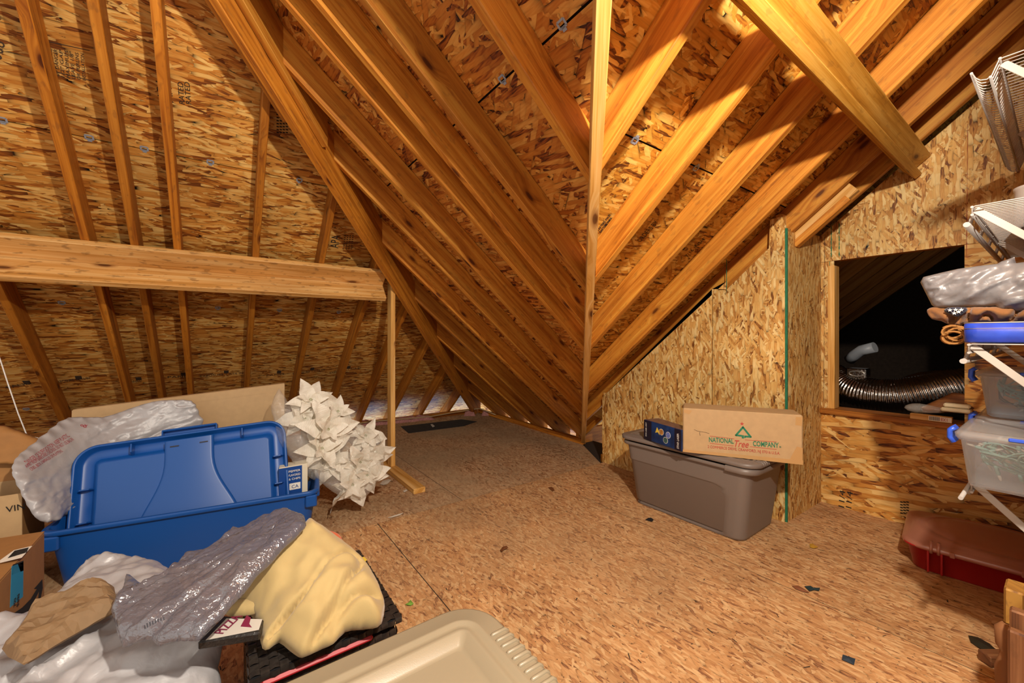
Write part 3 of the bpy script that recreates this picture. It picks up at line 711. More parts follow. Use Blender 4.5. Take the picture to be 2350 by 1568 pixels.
# ------------------------------------------------------------------ grey tote at the wall
gt = thing('storage_tote', 'grey plastic tote with closed lid against the pale wall under the carton', 'tote', (2.475, 1.39, 0))
xg = XF((2.477, 1.385, 0), -math.pi / 2 + .015)
b = MB(); tote_body(b, .70, .41, .80, .475, .415, .055, recess=(.29, .255, .017)); b.build('body', 'grey_tote', gt, xf=xg)
b = MB(); tote_lid(b, .885, .525, .452, .085); b.build('lid', 'grey_tote', gt, xf=xg)
b = MB(); R = [p for p in rrect(.845, .495, .075, 0, 10, 10) if p[0] > .24]
R.sort(key=lambda p: math.atan2(p[1], p[0] - .2)); k0 = R
rows = []
for p in k0:
    n_ = Vector((p[0] - .3, p[1], 0)).normalized(); q = Vector(p)
    rows.append([q - n_ * .03 + Vector((0, 0, .425)), q + n_ * .012 + Vector((0, 0, .42)), q + n_ * .016 + Vector((0, 0, .395)), q + n_ * .006 + Vector((0, 0, .385)), q - n_ * .03 + Vector((0, 0, .385))])
b.grid(rows); b.build('handle', 'grey_tote', gt, xf=xg)
ribs(gt, 'grey_tote', xg, .40, .4425, [-.17 + i * .022 for i in range(16)], .4525)

# the carton lying across its lid
P0, P1 = onz(1567, 1037, .457), onz(1843, 1067, .457)
cx_ = (P1 - P0); cl = cx_.length; cx_.normalize(); cy_ = Vector((-cx_.y, cx_.x, 0)); cz_ = Vector((0, 0, 1))
if cy_.x < 0: cy_ = -cy_
# the right end sticks out past the tote
ca = thing('carton', 'taped brown carton printed with a green tree logo on the grey tote', 'box', P0)
Dp, Ht = .20, .252
def cpt(a, d, z): return P0 + cx_ * a + cy_ * d + cz_ * z
b = MB(); b.hexa([cpt(0, 0, 0), cpt(cl, 0, 0), cpt(cl, Dp, 0), cpt(0, Dp, 0), cpt(0, 0, Ht), cpt(cl, 0, Ht + .004), cpt(cl, Dp, Ht), cpt(0, Dp, Ht)], cx_, .006); b.build('box', 'carton', ca)
def face_px(x, y): return onP(x, y, cy_, cy_.dot(P0))
def ctext(body, px0, px1, h, mat, **kw): return tfit(body, face_px(*px0) - cy_ * .0008, face_px(*px1) - cy_ * .0008, cz_, h, mat, ca, 'printed_lettering', **kw)
M['tree_green'] = plain('tree_green', '#1f7350', .7); M['tree_red'] = plain('tree_red', '#b03a30', .7)
s7 = lambda x, y: (1420 + x / 4.357, 900 + y / 4.357)
ctext('NATIONAL', s7(903, 497), s7(1150, 515), .0265, 'tree_green', bold=.0006)
ctext('COMPANY', s7(1342, 538), s7(1600, 557), .0265, 'tree_green', bold=.0006)
ctext('Tree', s7(1160, 545), s7(1300, 557), .036, 'tree_red', shear=.35, bold=.0003)
ctext('2 COMMERCE DRIVE, CRANFORD, NJ 07016 U.S.A.', s7(890, 557), s7(1612, 626), .0145, 'tree_red')
ctext('®', s7(1604, 556), s7(1624, 558), .008, 'tree_green')
for p, q in (((910, 440), (1155, 468)), ((1262, 478), (1578, 500)), ((910, 512), (1150, 540)), ((1312, 546), (1578, 574))):
    b = MB(); b.board(face_px(*s7(*p)) - cy_ * .0006, face_px(*s7(*q)) - cy_ * .0006, cz_, .0022, .0006, 0); b.build('printed_line', 'tree_red', ca)
def band(pxs, w, mat, name, closed=False):
    b = MB(); Q = [face_px(*s7(*p)) - cy_ * .0007 for p in pxs]
    for i in range(len(Q) - (0 if closed else 1)): b.board(Q[i] - (Q[(i + 1) % len(Q)] - Q[i]).normalized() * w * .4, Q[(i + 1) % len(Q)] + (Q[(i + 1) % len(Q)] - Q[i]).normalized() * w * .4, cz_ + cx_ * .01, w, .0005, 0) if abs((Q[(i + 1) % len(Q)] - Q[i]).normalized().dot(cz_)) < .9 else b.board(Q[i], Q[(i + 1) % len(Q)], cx_, w, .0005, 0)
    b.build(name, mat, ca)
band([(1222, 437), (1172, 432), (1242, 352), (1318, 448), (1262, 444)], .0095, 'tree_green', 'tree_logo')
band([(1240, 432), (1241, 464)], .010, 'tree_green', 'tree_logo'); band([(1262, 444), (1261, 460)], .006, 'tree_green', 'tree_logo')
b = MB(); sc = face_px(*s7(1232, 318)) - cy_ * .0006
pts = [sc + (cx_ * math.cos(math.pi / 2 + i * math.pi / 5) + cz_ * math.sin(math.pi / 2 + i * math.pi / 5)) * (.0115 if i % 2 == 0 else .0045) for i in range(10)]
b.slab(pts, -cy_, .0005, cx_, cz_); b.build('tree_star', 'tree_red', ca)
for px in (((650, 175), (735, 185), (705, 225), (650, 205)), ((1770, 250), (1838, 250), (1830, 340), (1765, 330)), ((1780, 545), (1838, 560), (1838, 725), (1700, 690))):
    b = MB(); b.slab([face_px(*s7(*p)) - cy_ * .0004 for p in px], -cy_, .0003, cx_, cz_); b.build('tape_piece', 'tape', ca)
b = MB(); b.hexa([cpt(0, -.0006, -.0006), cpt(cl, -.0006, -.0006), cpt(cl, -.0006, .022), cpt(0, -.0006, .014), cpt(0, 0, -.0006), cpt(cl, 0, -.0006), cpt(cl, 0, .022), cpt(0, 0, .014)], cx_); b.build('tape_strip', 'tape', ca)
b = MB(); b.tube([face_px(*s7(*p)) - cy_ * .0005 for p in ((752, 375), (790, 392), (812, 395), (860, 402), (905, 415))], .0009, 4); b.tube([face_px(*s7(*p)) - cy_ * .0005 for p in ((812, 395), (808, 415), (815, 435))], .0009, 4); b.build('tear', 'ink_soft', ca)

# small laser light box beside it
Lp0, Lp1, Lp2 = onz(1478, 1007, .457), onz(1563, 1037, .457), None
lx_ = (Lp1 - Lp0); ll = lx_.length; lx_.normalize(); ly_ = Vector((-lx_.y, lx_.x, 0))
if ly_.x < 0: ly_ = -ly_
M['box_navy'] = plain('box_navy', '#14305e', .35, nz=22, var=.5); M['box_dark'] = plain('box_dark', '#181425', .35); M['box_top'] = plain('box_top', '#6a4a44', .4, nz=40, var=.6)
lb = thing('light_box', 'small dark blue laser light box on the grey tote lid left of the carton', 'box', Lp0)
def lpt(a, d, z): return Lp0 + lx_ * a + ly_ * d + cz_ * z
lh = .125
b = MB(); b.hexa([lpt(0, 0, 0), lpt(ll, 0, 0), lpt(ll, .09, 0), lpt(0, .12, 0), lpt(0, 0, lh), lpt(ll, 0, lh), lpt(ll, .09, lh), lpt(0, .12, lh)], lx_, .002); b.build('box', 'box_navy', lb)
b = MB(); b.hexa([lpt(.004, .004, lh - .001), lpt(ll - .004, .004, lh - .001), lpt(ll - .004, .086, lh - .001), lpt(.004, .116, lh - .001), lpt(.004, .004, lh + .001), lpt(ll - .004, .004, lh + .001), lpt(ll - .004, .086, lh + .001), lpt(.004, .116, lh + .001)], lx_); b.build('top_panel', 'box_top', lb)
for a0, a1 in ((0, .22), (.84, 1)):
    b = MB(); b.hexa([lpt(a0 * ll, -.0008, .001), lpt(a1 * ll, -.0008, .001), lpt(a1 * ll, 0, .001), lpt(a0 * ll, 0, .001), lpt(a0 * ll, -.0008, lh - .001), lpt(a1 * ll, -.0008, lh - .001), lpt(a1 * ll, 0, lh - .001), lpt(a0 * ll, 0, lh - .001)], lx_); b.build('printed_band', 'box_dark', lb)
tfit('STAR LASER', lpt(.95 * ll, -.0012, .012), lpt(.95 * ll, -.0012, .10), -lx_, .014, 'label_white', lb, 'printed_lettering')
tfit('STAR LASER LIGHT', lpt(.08 * ll, -.0012, .02), lpt(.08 * ll, -.0012, .11), -lx_, .008, 'label_white', lb, 'printed_lettering')
M['pic_gold'] = plain('pic_gold', '#b07a3c', .4, nz=200, var=.8); M['pic_lilac'] = plain('pic_lilac', '#6a78b8', .4, nz=200, var=.6); M['pic_green'] = plain('pic_green', '#3c5a55', .4, nz=200, var=.8); M['pic_yellow'] = plain('pic_yellow', '#d8b840', .5)
for a_, z_, m_ in ((.50, .078, 'pic_gold'), (.68, .072, 'pic_lilac'), (.61, .036, 'pic_green')):
    for rr, mm, e in ((.0195, 'label_white', .0006), (.0175, m_, .0009)):
        b = MB(); b.slab([lpt(a_ * ll, -e, z_) + (lx_ * math.cos(k * math.pi / 12) + cz_ * math.sin(k * math.pi / 12)) * rr for k in range(24)], -ly_, .0004, lx_, cz_); b.build('printed_picture', mm, lb)
b = MB(); b.slab([lpt(a * ll, -.0006, z) for a, z in ((.38, .10), (.33, .062), (.40, .07), (.45, .055), (.43, .08))], -ly_, .0004, lx_, cz_); b.build('printed_picture', 'pic_yellow', lb)
# ------------------------------------------------------------------ foreground tote, only its lid and shoulder in view
ft = thing('storage_tote', 'taupe tote with ribbed lid on the floor nearest the camera', 'tote', (.085, .63, 0))
xf_ = XF((.088, .628, 0), 0)
b = MB(); tote_body(b, .70, .41, .80, .475, .413, .055); b.build('body', 'taupe_lid', ft, xf=xf_)
b = MB(); tote_lid(b, .89, .53, .450, .10); b.build('lid', 'taupe_lid', ft, xf=xf_)
ribs(ft, 'taupe_lid', xf_, .400, .4445, [.128 - i * .0205 for i in range(15)], .4505, r=.0048)

# ------------------------------------------------------------------ open blue tote with its lid standing in it
BA = math.radians(-8.8); bx = Vector((math.cos(BA), math.sin(BA), 0)); by = Vector((-bx.y, bx.x, 0))
bF = (Vector((-.643, 2.55, 0)) + Vector((.433, 2.384, 0))) / 2; bC = bF + by * .25
bt = thing('storage_tote', 'long open blue tote with a blue lid standing in it', 'tote', bC)
xb = XF(bC, BA)
b = MB(); tote_body(b, .97, .42, 1.055, .475, .285, .06, flange=.016, rim=.022); b.build('body', 'blue', bt, xf=xb)
for sx in (-1, 1):
    b = MB(); b.box((sx * .532 - .012, -.12, .205), (sx * .532 + .012, .12, .265), (0, 1, 0), .006); b.build('handle', 'blue', bt, xf=xb)
    b = MB(); b.box((sx * .50 - .028, -.252, .20), (sx * .50 + .028, -.222, .262), (1, 0, 0), .006); b.build('rim_brace', 'blue', bt, xf=xb)
# lid: underside faces the camera
th = math.radians(21); roll = math.radians(4)
ly0 = (by * math.sin(th) + Vector((0, 0, 1)) * math.cos(th)); lx0 = bx
lex = (lx0 * math.cos(roll) + ly0 * math.sin(roll)); ley = (ly0 * math.cos(roll) - lx0 * math.sin(roll)); len_ = lex.cross(ley)
LL, LW = .885, .555
lc = Vector((-.128, 2.60, .072)) + ley * (LW / 2)
XL = Matrix(((lex.x, ley.x, len_.x, lc.x), (lex.y, ley.y, len_.y, lc.y), (lex.z, ley.z, len_.z, lc.z), (0, 0, 0, 1)))
bl = thing('tote_lid', 'blue tote lid standing on edge inside the open blue tote', 'lid', lc)
R = lambda d, zz, r=.09: rrect(LL - 2 * d, LW - 2 * d, max(.02, r - d), zz, 10, 6)
b = MB(); b.rings([R(-.004, .0), R(-.004, .046), R(0, .050), R(.006, .050), R(.009, .046), R(.016, .006), R(.022, 0), R(.060, .0), R(.065, .004), R(.078, .030), R(.088, .034)], False, True)
b.rings([R(-.004, .0), R(.004, -.006), R(.060, -.006), R(.085, .012)], False, True); b.build('panel', 'blue', bl, xf=XL)
def spine(): 
    b = MB(); rows = []
    for i in range(17):
        t = i / 16; y = -LW / 2 + .05 + (LW - .08) * t; w = .105 + .13 * (0.5 + .5 * math.cos(math.pi * min(1, t / .82))) ** 1.2 * .9
        rows.append([(-w, y, .033), (-w + .003, y, .043), (-w + .016, y, .046), (w - .016, y, .046), (w - .003, y, .043), (w, y, .033)])
    b.grid(rows); return b.build('raised_spine', 'blue', bl, xf=XL)
spine()
b = MB(); b.box((-.118, LW / 2 - .012, -.006), (.118, LW / 2 + .034, .0)); b.box((-.118, LW / 2 + .026, -.004), (.118, LW / 2 + .036, .040), (1, 0, 0), .004)
for sx in (-1, 1): b.box((sx * .116 - .003, LW / 2 - .01, -.004), (sx * .116 + .003, LW / 2 + .034, .038), (0, 1, 0), .002)
b.build('grip_tab', 'blue', bl, xf=XL)
for x in (-.062, .062):
    b = MB(); b.box((x - .018, LW / 2 - .064, .044), (x + .018, LW / 2 - .058, .050)); b.build('slot', 'box_dark', bl, xf=XL)
def wedge(x, y, horiz):
    b = MB(); s_ = .030
    if horiz: b.hexa([(x - s_, y - .003, .002), (x + s_, y - .003, .002), (x + s_, y + .003, .002), (x - s_, y + .003, .002), (x - s_ * .6, y - .003, .050), (x + s_ * .6, y - .003, .050), (x + s_ * .6, y + .003, .050), (x - s_ * .6, y + .003, .050)], (1, 0, 0), .001)
    else: b.hexa([(x - .003, y - s_, .002), (x + .003, y - s_, .002), (x + .003, y + s_, .002), (x - .003, y + s_, .002), (x - .003, y - s_ * .4, .048), (x + .003, y - s_ * .4, .048), (x + .003, y + s_, .048), (x - .003, y + s_, .048)], (0, 1, 0), .001)
    b.build('clip', 'blue', bl, xf=XL)
for sx in (-1, 1):
    for y in (.075, -.075): wedge(sx * .397, y, True)
    wedge(sx * .235, LW / 2 - .045, False)

# ------------------------------------------------------------------ things behind and in the blue tote
cb = thing('flat_carton', 'wide flat brown carton standing behind the blue tote', 'box', (-.15, 3.25, 0))
q = [onY(165, 941, 3.28), onY(653, 880, 3.14)]; dn = Vector((0, -.07, -1)); wd_ = (q[1] - q[0]).normalized(); tn = Vector((-wd_.y, wd_.x, 0)).normalized() * .055
B4 = [q[0] + dn * q[0].z, q[1] + dn * q[1].z]
b = MB(); b.hexa([B4[0], B4[1], B4[1] + tn, B4[0] + tn, q[0], q[1], q[1] + tn, q[0] + tn], (1, 0, 0), .004); b.build('box', 'carton', cb)
b = MB(); b.hexa([v + tn.normalized() * k for k in (-.0012, -.0004) for v in (q[0] + dn * .004, q[1] + dn * .004, q[1] + dn * .05, q[0] + dn * .05)], (1, 0, 0)); b.build('flap', 'carton', cb)

def plastic(seed, amp, f=7.0, aniso=(1, 1)):
    def fn(x, y):
        x, y = x * aniso[0], y * aniso[1]
        return amp * (.34 * crumple(x, y, f, seed) + .10 * crumple(x, y, f * 2.6, seed + 7, 4) + .3 * nz(x, y, f * .35, seed + 1))
    return fn
def tension(seed, amp, ang, f=10.0, cr=.5):
    """film pulled along one direction: soft swells, narrow ridges and hollows, fine cross crush"""
    c_, s_ = math.cos(ang), math.sin(ang)
    def fn(x, y):
        u, v = x * c_ + y * s_, -x * s_ + y * c_; v2 = v + .05 * nz(u, v, 4, seed); u2 = u + .03 * nz(u, v, 6, seed + 1); h = .55 * nz(u * .5, v2, f * .4, seed + 2)
        for k, (g, w, st) in enumerate(((.8, .6, .22), (1.5, .42, .30), (2.7, .26, .38))):
            n = nz(u2 * st, v2, f * g, seed + 11 * k); m = max(0, .35 + 1.6 * nz(u, v, f * .35, seed + 5 + k))
            h += w * m * (max(0, 1 - abs(n) * 3.2) ** 1.6 - .6 * max(0, 1 - abs(nz(u2 * st, v2 + .3, f * g, seed + 7 + k)) * 3.5) ** 2)
        return amp * (h + cr * .22 * crumple(x, y, f * 1.6, seed + 3, 4))
    return fn
def folds(seed, amp, ang, f=9.0):
    """soft swells cut by narrow creases that run along one direction"""
    c_, s_ = math.cos(ang), math.sin(ang)
    def fn(x, y):
        u, v = x * c_ + y * s_, -x * s_ + y * c_; v2 = v + .06 * nz(u, v, 5, seed)
        cr = max(0, 1 - abs(nz(u * .35, v2, f, seed)) * 4.5) ** 2 * max(0, .6 + nz(u, v, 5, seed + 8) * 2)
        cr2 = max(0, 1 - abs(nz(u * .5 + v * .2, v2, f * 1.7, seed + 3)) * 4) ** 2 * max(0, nz(u, v, 6, seed + 9) * 2)
        return amp * (.6 * nz(u * .6, v2, f * .55, seed + 2) - .75 * cr - .5 * cr2 + .25 * nz(u, v2, f * 2, seed + 5))
    return fn
# white plastic bag with a printed warning
pl = [onY(x, y, Y) for x, y, Y in ((130, 1196, 2.58), (92, 1196, 2.56), (70, 1172, 2.56), (48, 1128, 2.59), (28, 1085, 2.64), (36, 1052, 2.70), (70, 1022, 2.80), (118, 982, 2.96), (158, 958, 3.06), (235, 958, 3.06), (292, 940, 3.08), (350, 922, 3.08), (400, 918, 3.08),
    (440, 920, 3.08), (456, 942, 3.08), (470, 990, 3.08), (420, 1060, 3.1), (300, 1110, 3.12), (215, 1120, 3.08), (176, 1164, 2.90))]
bagp = Pillow(pl, .022, .08, tension(3, .026, .5, 11, .8), .0065, 1.6)
wb = thing('plastic_bag', 'white plastic bag with red warning print behind the blue lid', 'bag', bagp.c)
bagp.build('bag', 'bag_white', wb)
for i, (tx, p0, p1, h) in enumerate((('DANGER OF SUFFOCATION, KEEP PLASTIC', (45, 1068), (182, 999), .018), ('AWAY FROM BABIES AND CHILDREN, DO NOT USE BAG IN', (40, 1077), (188, 1008), .016), ('CRIBS, BEDS, CARRIAGES OR PLAYPENS.', (50, 1083), (150, 1036), .014))):
    o = tfit(tx, bagp.pix(*p0), bagp.pix(*p1), (0, .3, 1), h, 'warn_red', wb, 'printed_warning', ext=0.0); drape(o, bagp)
o = tfit('&', bagp.pix(222, 979), bagp.pix(230, 971), (0, .3, 1), .02, 'warn_red', wb, 'printed_warning', ext=0); drape(o, bagp)

# carton of chips inside the tote
M['box_blue'] = plain('box_blue', '#0c3f86', .45); M['box_cream'] = plain('box_cream', '#d8cdb4', .6)
pb = onY(664, 1140, 2.60); ch = thing('snack_box', 'cream and blue snack box standing in the blue tote beside its lid', 'box', (pb.x, pb.y, .02))
e0, e1 = onY(640, 1075, 2.60), onY(706, 1064, 2.58); ex_ = (e1 - e0).normalized(); ey_ = Vector((-ex_.y, ex_.x, 0)); zz = Vector((0, 0, 1)); hb = e0.z - .02
def kpt(a, d, z): return Vector((e0.x, e0.y, .02)) + ex_ * a + ey_ * d + zz * z
ln_ = (e1 - e0).length
b = MB(); b.hexa([kpt(0, 0, 0), kpt(ln_, 0, 0), kpt(ln_, .09, 0), kpt(0, .09, 0), kpt(0, 0, hb), kpt(ln_, 0, hb), kpt(ln_, .09, hb), kpt(0, .09, hb)], (1, 0, 0), .002); b.build('box', 'box_cream', ch)
f0 = ln_ * .28; f1 = ln_ * .80
b = MB(); b.hexa([kpt(0, -.001, .05), kpt(f1, -.001, .05), kpt(f1, 0, .05), kpt(0, 0, .05), kpt(0, -.001, hb - .004), kpt(f1, -.001, hb - .004), kpt(f1, 0, hb - .004), kpt(0, 0, hb - .004)], (1, 0, 0)); b.build('printed_panel', 'box_blue', ch)
for i, tx in enumerate(('PEPPER', 'FLAVORED', '& CHIPS')): tfit(tx, kpt(f1 * .42, -.0014, hb - .035 - i * .022), kpt(f1 * .93, -.0014, hb - .035 - i * .022), zz, .012, 'label_white', ch, 'printed_lettering')
b = MB(); b.hexa([kpt(f1 * .45, -.0018, hb - .135), kpt(f1 * .93, -.0018, hb - .135), kpt(f1 * .93, -.001, hb - .135), kpt(f1 * .45, -.001, hb - .135), kpt(f1 * .45, -.0018, hb - .098), kpt(f1 * .93, -.0018, hb - .098), kpt(f1 * .93, -.001, hb - .098), kpt(f1 * .45, -.001, hb - .098)], (1, 0, 0)); b.build('printed_panel', 'label_white', ch)
tfit('CA', kpt(f1 * .55, -.0022, hb - .126), kpt(f1 * .85, -.0022, hb - .126), zz, .018, 'box_blue', ch, 'printed_lettering')

# ------------------------------------------------------------------ white poinsettias in clear wrap
def petal_mesh(seed, L=1.0, Wd=.6):
    rnd = random.Random(seed); b = MB(); rows = []; n = 10; bend = rnd.uniform(.1, .6); tw = rnd.uniform(-.5, .5)
    for i in range(n + 1):
        t = i / n; w = Wd / 2 * (math.sin(math.pi * min(1, t * .98 + .02) ** .75) ** .9) * (1 - .25 * t) + .004; row = []
        for j in range(-3, 4):
            u = j / 3; x = t * L; y = u * w; z = .18 * w * abs(u) * 2 - bend * t * t * .5 + .05 * math.sin(t * 9 + seed) * abs(u) + .03 * math.sin(t * 17 + j)
            a = tw * t; row.append((x, y * math.cos(a) - z * math.sin(a) * .3, z + y * math.sin(a)))
        rows.append(row)
    b.grid(rows, True, lambda i, j: (i / n, j / 6 * .4)); me = bpy.data.meshes.new('petal'); b.bm.to_mesh(me); b.bm.free(); me.materials.append(M['petal']); return me
PM = [petal_mesh(i, 1, .60 + .06 * (i % 3)) for i in range(5)]
M['stamen'] = plain('stamen', '#8a8a4a', .6); M['stem'] = plain('stem', '#9c7a48', .7)
def flower(root, cpx, Y, size, seed, npet=11, face=(-.15, -1, .25)):
    rnd = random.Random(seed); c = onY(cpx[0], cpx[1], Y); d = Vector(face).normalized() + Vector((rnd.uniform(-.3, .3), 0, rnd.uniform(-.25, .25))); d.normalize()
    q = d.to_track_quat('Z', 'Y')
    for k in range(npet):
        ring_ = 0 if k < npet * .55 else 1; a = 2 * math.pi * (k / (npet * .55) if not ring_ else k / (npet * .45)) + rnd.uniform(-.3, .3)
        tilt = rnd.uniform(-.1, .35) if not ring_ else rnd.uniform(.5, 1.0); sc = size * rnd.uniform(.75, 1.15) * (1 if not ring_ else .68)
        o = bpy.data.objects.new('petal', PM[rnd.randrange(5)])
        rot = q @ Matrix.Rotation(a, 3, 'Z').to_quaternion() @ Matrix.Rotation(-tilt, 3, 'Y').to_quaternion() @ Matrix.Rotation(rnd.uniform(-.4, .4), 3, 'X').to_quaternion()
        link(o, root); o.matrix_basis = Matrix.LocRotScale(c, rot, Vector((sc, sc, sc)))
    b = MB()
    for k in range(5): p = c + d * .004 + q @ Vector((math.cos(k * 1.26), math.sin(k * 1.26), 0)) * .006; b.tube([p, p + d * .012], .0022, 5)
    b.build('flower_center', 'stamen', root)
fl1 = thing('poinsettia', 'taller white silk poinsettia leaning on the right end of the blue tote', 'flower', onY(735, 1090, 2.72), 'wrapped white poinsettias')
for i, (px, sz, Y) in enumerate((((712, 918), .105, 2.76), ((700, 960), .10, 2.74), ((752, 985), .125, 2.68), ((738, 1030), .115, 2.66), ((775, 945), .085, 2.76), ((765, 1060), .09, 2.66))): flower(fl1, px, Y, sz * 1.5, 20 + i, 11)
b = MB(); b.tube([onY(700, 1120, 2.78), onY(725, 1050, 2.78), onY(738, 980, 2.76)], .006, 6); b.build('stem', 'stem', fl1)
fl2 = thing('poinsettia', 'lower white silk poinsettia drooping in clear wrap before the post', 'flower', onY(835, 1110, 2.62), 'wrapped white poinsettias')
for i, (px, sz, Y) in enumerate((((838, 1000), .095, 2.72), ((855, 1045), .095, 2.68), ((825, 1060), .10, 2.64), ((842, 1090), .095, 2.62), ((808, 1112), .10, 2.60))): flower(fl2, px, Y, sz * 1.45, 40 + i, 11, (.1, -1, .05))
b = MB(); b.tube([onY(745, 1110, 2.78), onY(800, 1080, 2.74), onY(840, 1050, 2.72)], .006, 6); b.build('stem', 'stem', fl2)
o = bpy.data.objects.new('petal', PM[2]); link(o, fl2); c0 = onY(802, 1118, 2.58); o.matrix_basis = Matrix.LocRotScale(c0, (onY(756, 1160, 2.58) - c0).to_track_quat('X', 'Z'), Vector((.17, .13, .13)))
wfn = plastic(11, .05, 18)
w1 = Pillow([onY(x, y, Yy) for x, y, Yy in ((640, 892, 2.82), (662, 925, 2.8), (690, 930, 2.78), (720, 985, 2.7), (745, 1090, 2.6), (735, 1110, 2.6), (690, 1080, 2.62), (665, 1050, 2.64), (640, 1010, 2.7), (628, 960, 2.76), (622, 935, 2.8))], .05, .07, wfn, .008, .6)
w1.build('plastic_wrap', 'clear_wrap', fl1)
w2 = Pillow([onY(x, y, Yy) for x, y, Yy in ((790, 965, 2.74), (830, 975, 2.72), (868, 1000, 2.70), (884, 1045, 2.66), (868, 1100, 2.6), (840, 1140, 2.56), (800, 1145, 2.55), (765, 1130, 2.56), (735, 1105, 2.58), (720, 1080, 2.6), (760, 1060, 2.64), (785, 1010, 2.7))], .05, .07, plastic(12, .05, 18), .008, .6)
w2.build('plastic_wrap', 'clear_wrap', fl2)
M['tan_paper'] = plain('tan_paper', '#a8804f', .6, nz=25, bs=.4, var=.2)
pp = Pillow([onY(x, y, 2.80) for x, y in ((690, 990), (720, 985), (800, 1010), (815, 1050), (790, 1095), (735, 1100), (705, 1060))], .02, .04, plastic(14, .04, 14), .01, .5); pp.build('paper_sleeve', 'tan_paper', fl1)

# ------------------------------------------------------------------ cartons on the far left
sb = thing('shipping_box', 'brown shipping carton with blue tape and a curved arrow at the left edge', 'box', (-.80, 2.08, 0))
X0 = -.582
b = MB(); b.box((-1.0, 1.80, 0), (X0, 2.42, .33), (0, 1, 0), .004); b.build('box', 'carton_dk', sb)
b = MB(); b.hexa([(X0, 1.80, .331), (X0, 2.42, .331), (-.83, 2.42, .345), (-.83, 1.80, .345), (X0, 1.80, .334), (X0, 2.42, .334), (-.83, 2.42, .348), (-.83, 1.80, .348)], (0, 1, 0)); b.build('flap', 'carton_dk', sb)
def sxp(x, y): return onX(x, y, X0 + .0006)
M['tape_blue'] = plain('tape_blue', '#3d9cc0', .35)
b = MB(); b.slab([sxp(*p) for p in ((27, 1300), (54, 1290), (53, 1370), (23, 1395))], (1, 0, 0), .0004, (0, 1, 0), (0, 0, 1)); b.build('tape_strip', 'tape_blue', sb)
b = MB(); b.slab([sxp(*p) for p in ((30, 1296), (54, 1287), (54, 1310), (27, 1320))], (1, 0, 0), .0008, (0, 1, 0), (0, 0, 1)); b.build('tape_strip', 'ink', sb)
tfit('you', sxp(34, 1391) + Vector((.001, 0, 0)), sxp(35, 1372) + Vector((.001, 0, 0)), sxp(26, 1391) - sxp(34, 1391), .022, 'ink', sb, 'printed_lettering')
tfit('thanks', sxp(42, 1390) + Vector((.001, 0, 0)), sxp(43, 1362) + Vector((.001, 0, 0)), sxp(34, 1391) - sxp(42, 1390), .022, 'ink', sb, 'printed_lettering')
arc = [(0, 1437), (25, 1428), (50, 1408), (70, 1385), (85, 1358), (93, 1342)]
b = MB(); n_ = len(arc); A_ = [sxp(*p) + Vector((.0008, 0, 0)) for p in arc]; rows = []
for i, p in enumerate(A_):
    d_ = (A_[min(i + 1, n_ - 1)] - A_[max(0, i - 1)]).normalized(); nn = Vector((0, -d_.z, d_.y)); w_ = .026 * (1 - .75 * i / n_); rows.append([p - nn * w_, p + nn * w_])
b.grid(rows, False); b.build('printed_arrow', 'ink', sb)
b = MB(); b.slab([sxp(*p) + Vector((.0004, 0, 0)) for p in ((78, 1352), (97, 1330), (98, 1350), (93, 1374), (88, 1374), (90, 1352))], (1, 0, 0), .0004, (0, 1, 0), (0, 0, 1)); b.build('printed_arrow', 'ink', sb)
def sft(x, y): return onz(x, y, .3465)
b = MB(); b.slab([sft(*p) for p in ((0, 1286), (32, 1263), (74, 1253), (50, 1280), (0, 1292))], (0, 0, 1), .0005, (0, 1, 0), (1, 0, 0)); b.build('address_label', 'label_white', sb)
for i in range(12):
    p0_, p1_ = sft(20 + i * 3.6, 1281 - i * 1.1), sft(36 + i * 2.6, 1264 - i * .6); b = MB(); b.board(p0_ + Vector((0, 0, .0006)), p1_ + Vector((0, 0, .0006)), (1, 0, 0), .003 if i % 3 else .005, .0004, 0); b.build('barcode_bar', 'ink', sb)
vb = thing('open_carton', 'open brown carton with black capital letters behind the shipping carton', 'box', (-.95, 2.62, 0))
def vwall(nm, lo, hi, m='carton'):
    b = MB(); b.box(lo, hi, (1, 0, 0), .001); return b.build(nm, m, vb)
vwall('front_panel', (-1.25, 2.640, 0), (-.70, 2.645, .445)); vwall('back_panel', (-1.25, 2.905, 0), (-.70, 2.91, .445)); vwall('side_panel', (-.705, 2.645, 0), (-.70, 2.905, .445), 'carton_dk'); vwall('bottom_panel', (-1.25, 2.645, .0), (-.705, 2.905, .004)); vwall('side_panel', (-1.25, 2.645, 0), (-1.245, 2.905, .445), 'carton_dk')
b = MB(); b.hexa([(-1.25, 2.905, .445), (-.71, 2.905, .445), (-.71, 2.910, .445), (-1.25, 2.910, .445), (-1.25, 2.975, .575), (-.74, 2.975, .575), (-.74, 2.980, .575), (-1.25, 2.980, .575)], (1, 0, 0)); b.build('flap', 'carton_dk', vb)
tfit('VIN', onY(14, 1177, 2.639), onY(58, 1168, 2.639), (0, 0, 1), .026, 'ink', vb, 'printed_lettering')
kb = Pillow([onP(x, y, (0, 1, -.5), 2.62) for x, y in ((-30, 975), (12, 977), (48, 990), (92, 1008), (112, 1030), (72, 1044), (36, 1066), (-30, 1066))], .02, .05, plastic(21, .03, 7), .012, .8, 1)
kr = thing('kraft_bundle', 'folded brown kraft paper above the open carton at the left edge', 'paper', kb.c); kb.build('sheet', 'carton_dk', kr)
st = thing('cord', 'thin white cord hanging down in front of the left rafters', 'cord', onY(40, 950, 3.4))
b = MB(); b.tube(smoothpoly([onY(*p, 3.4) for p in ((-20, 770), (2, 830), (18, 880), (42, 950), (62, 1000), (80, 1022))] , 1), .003, 6); b.tube([onY(*p, 3.35) for p in ((80, 1004), (88, 1006), (96, 1014), (92, 1020))], .003, 5); b.build('strand', 'white', st)

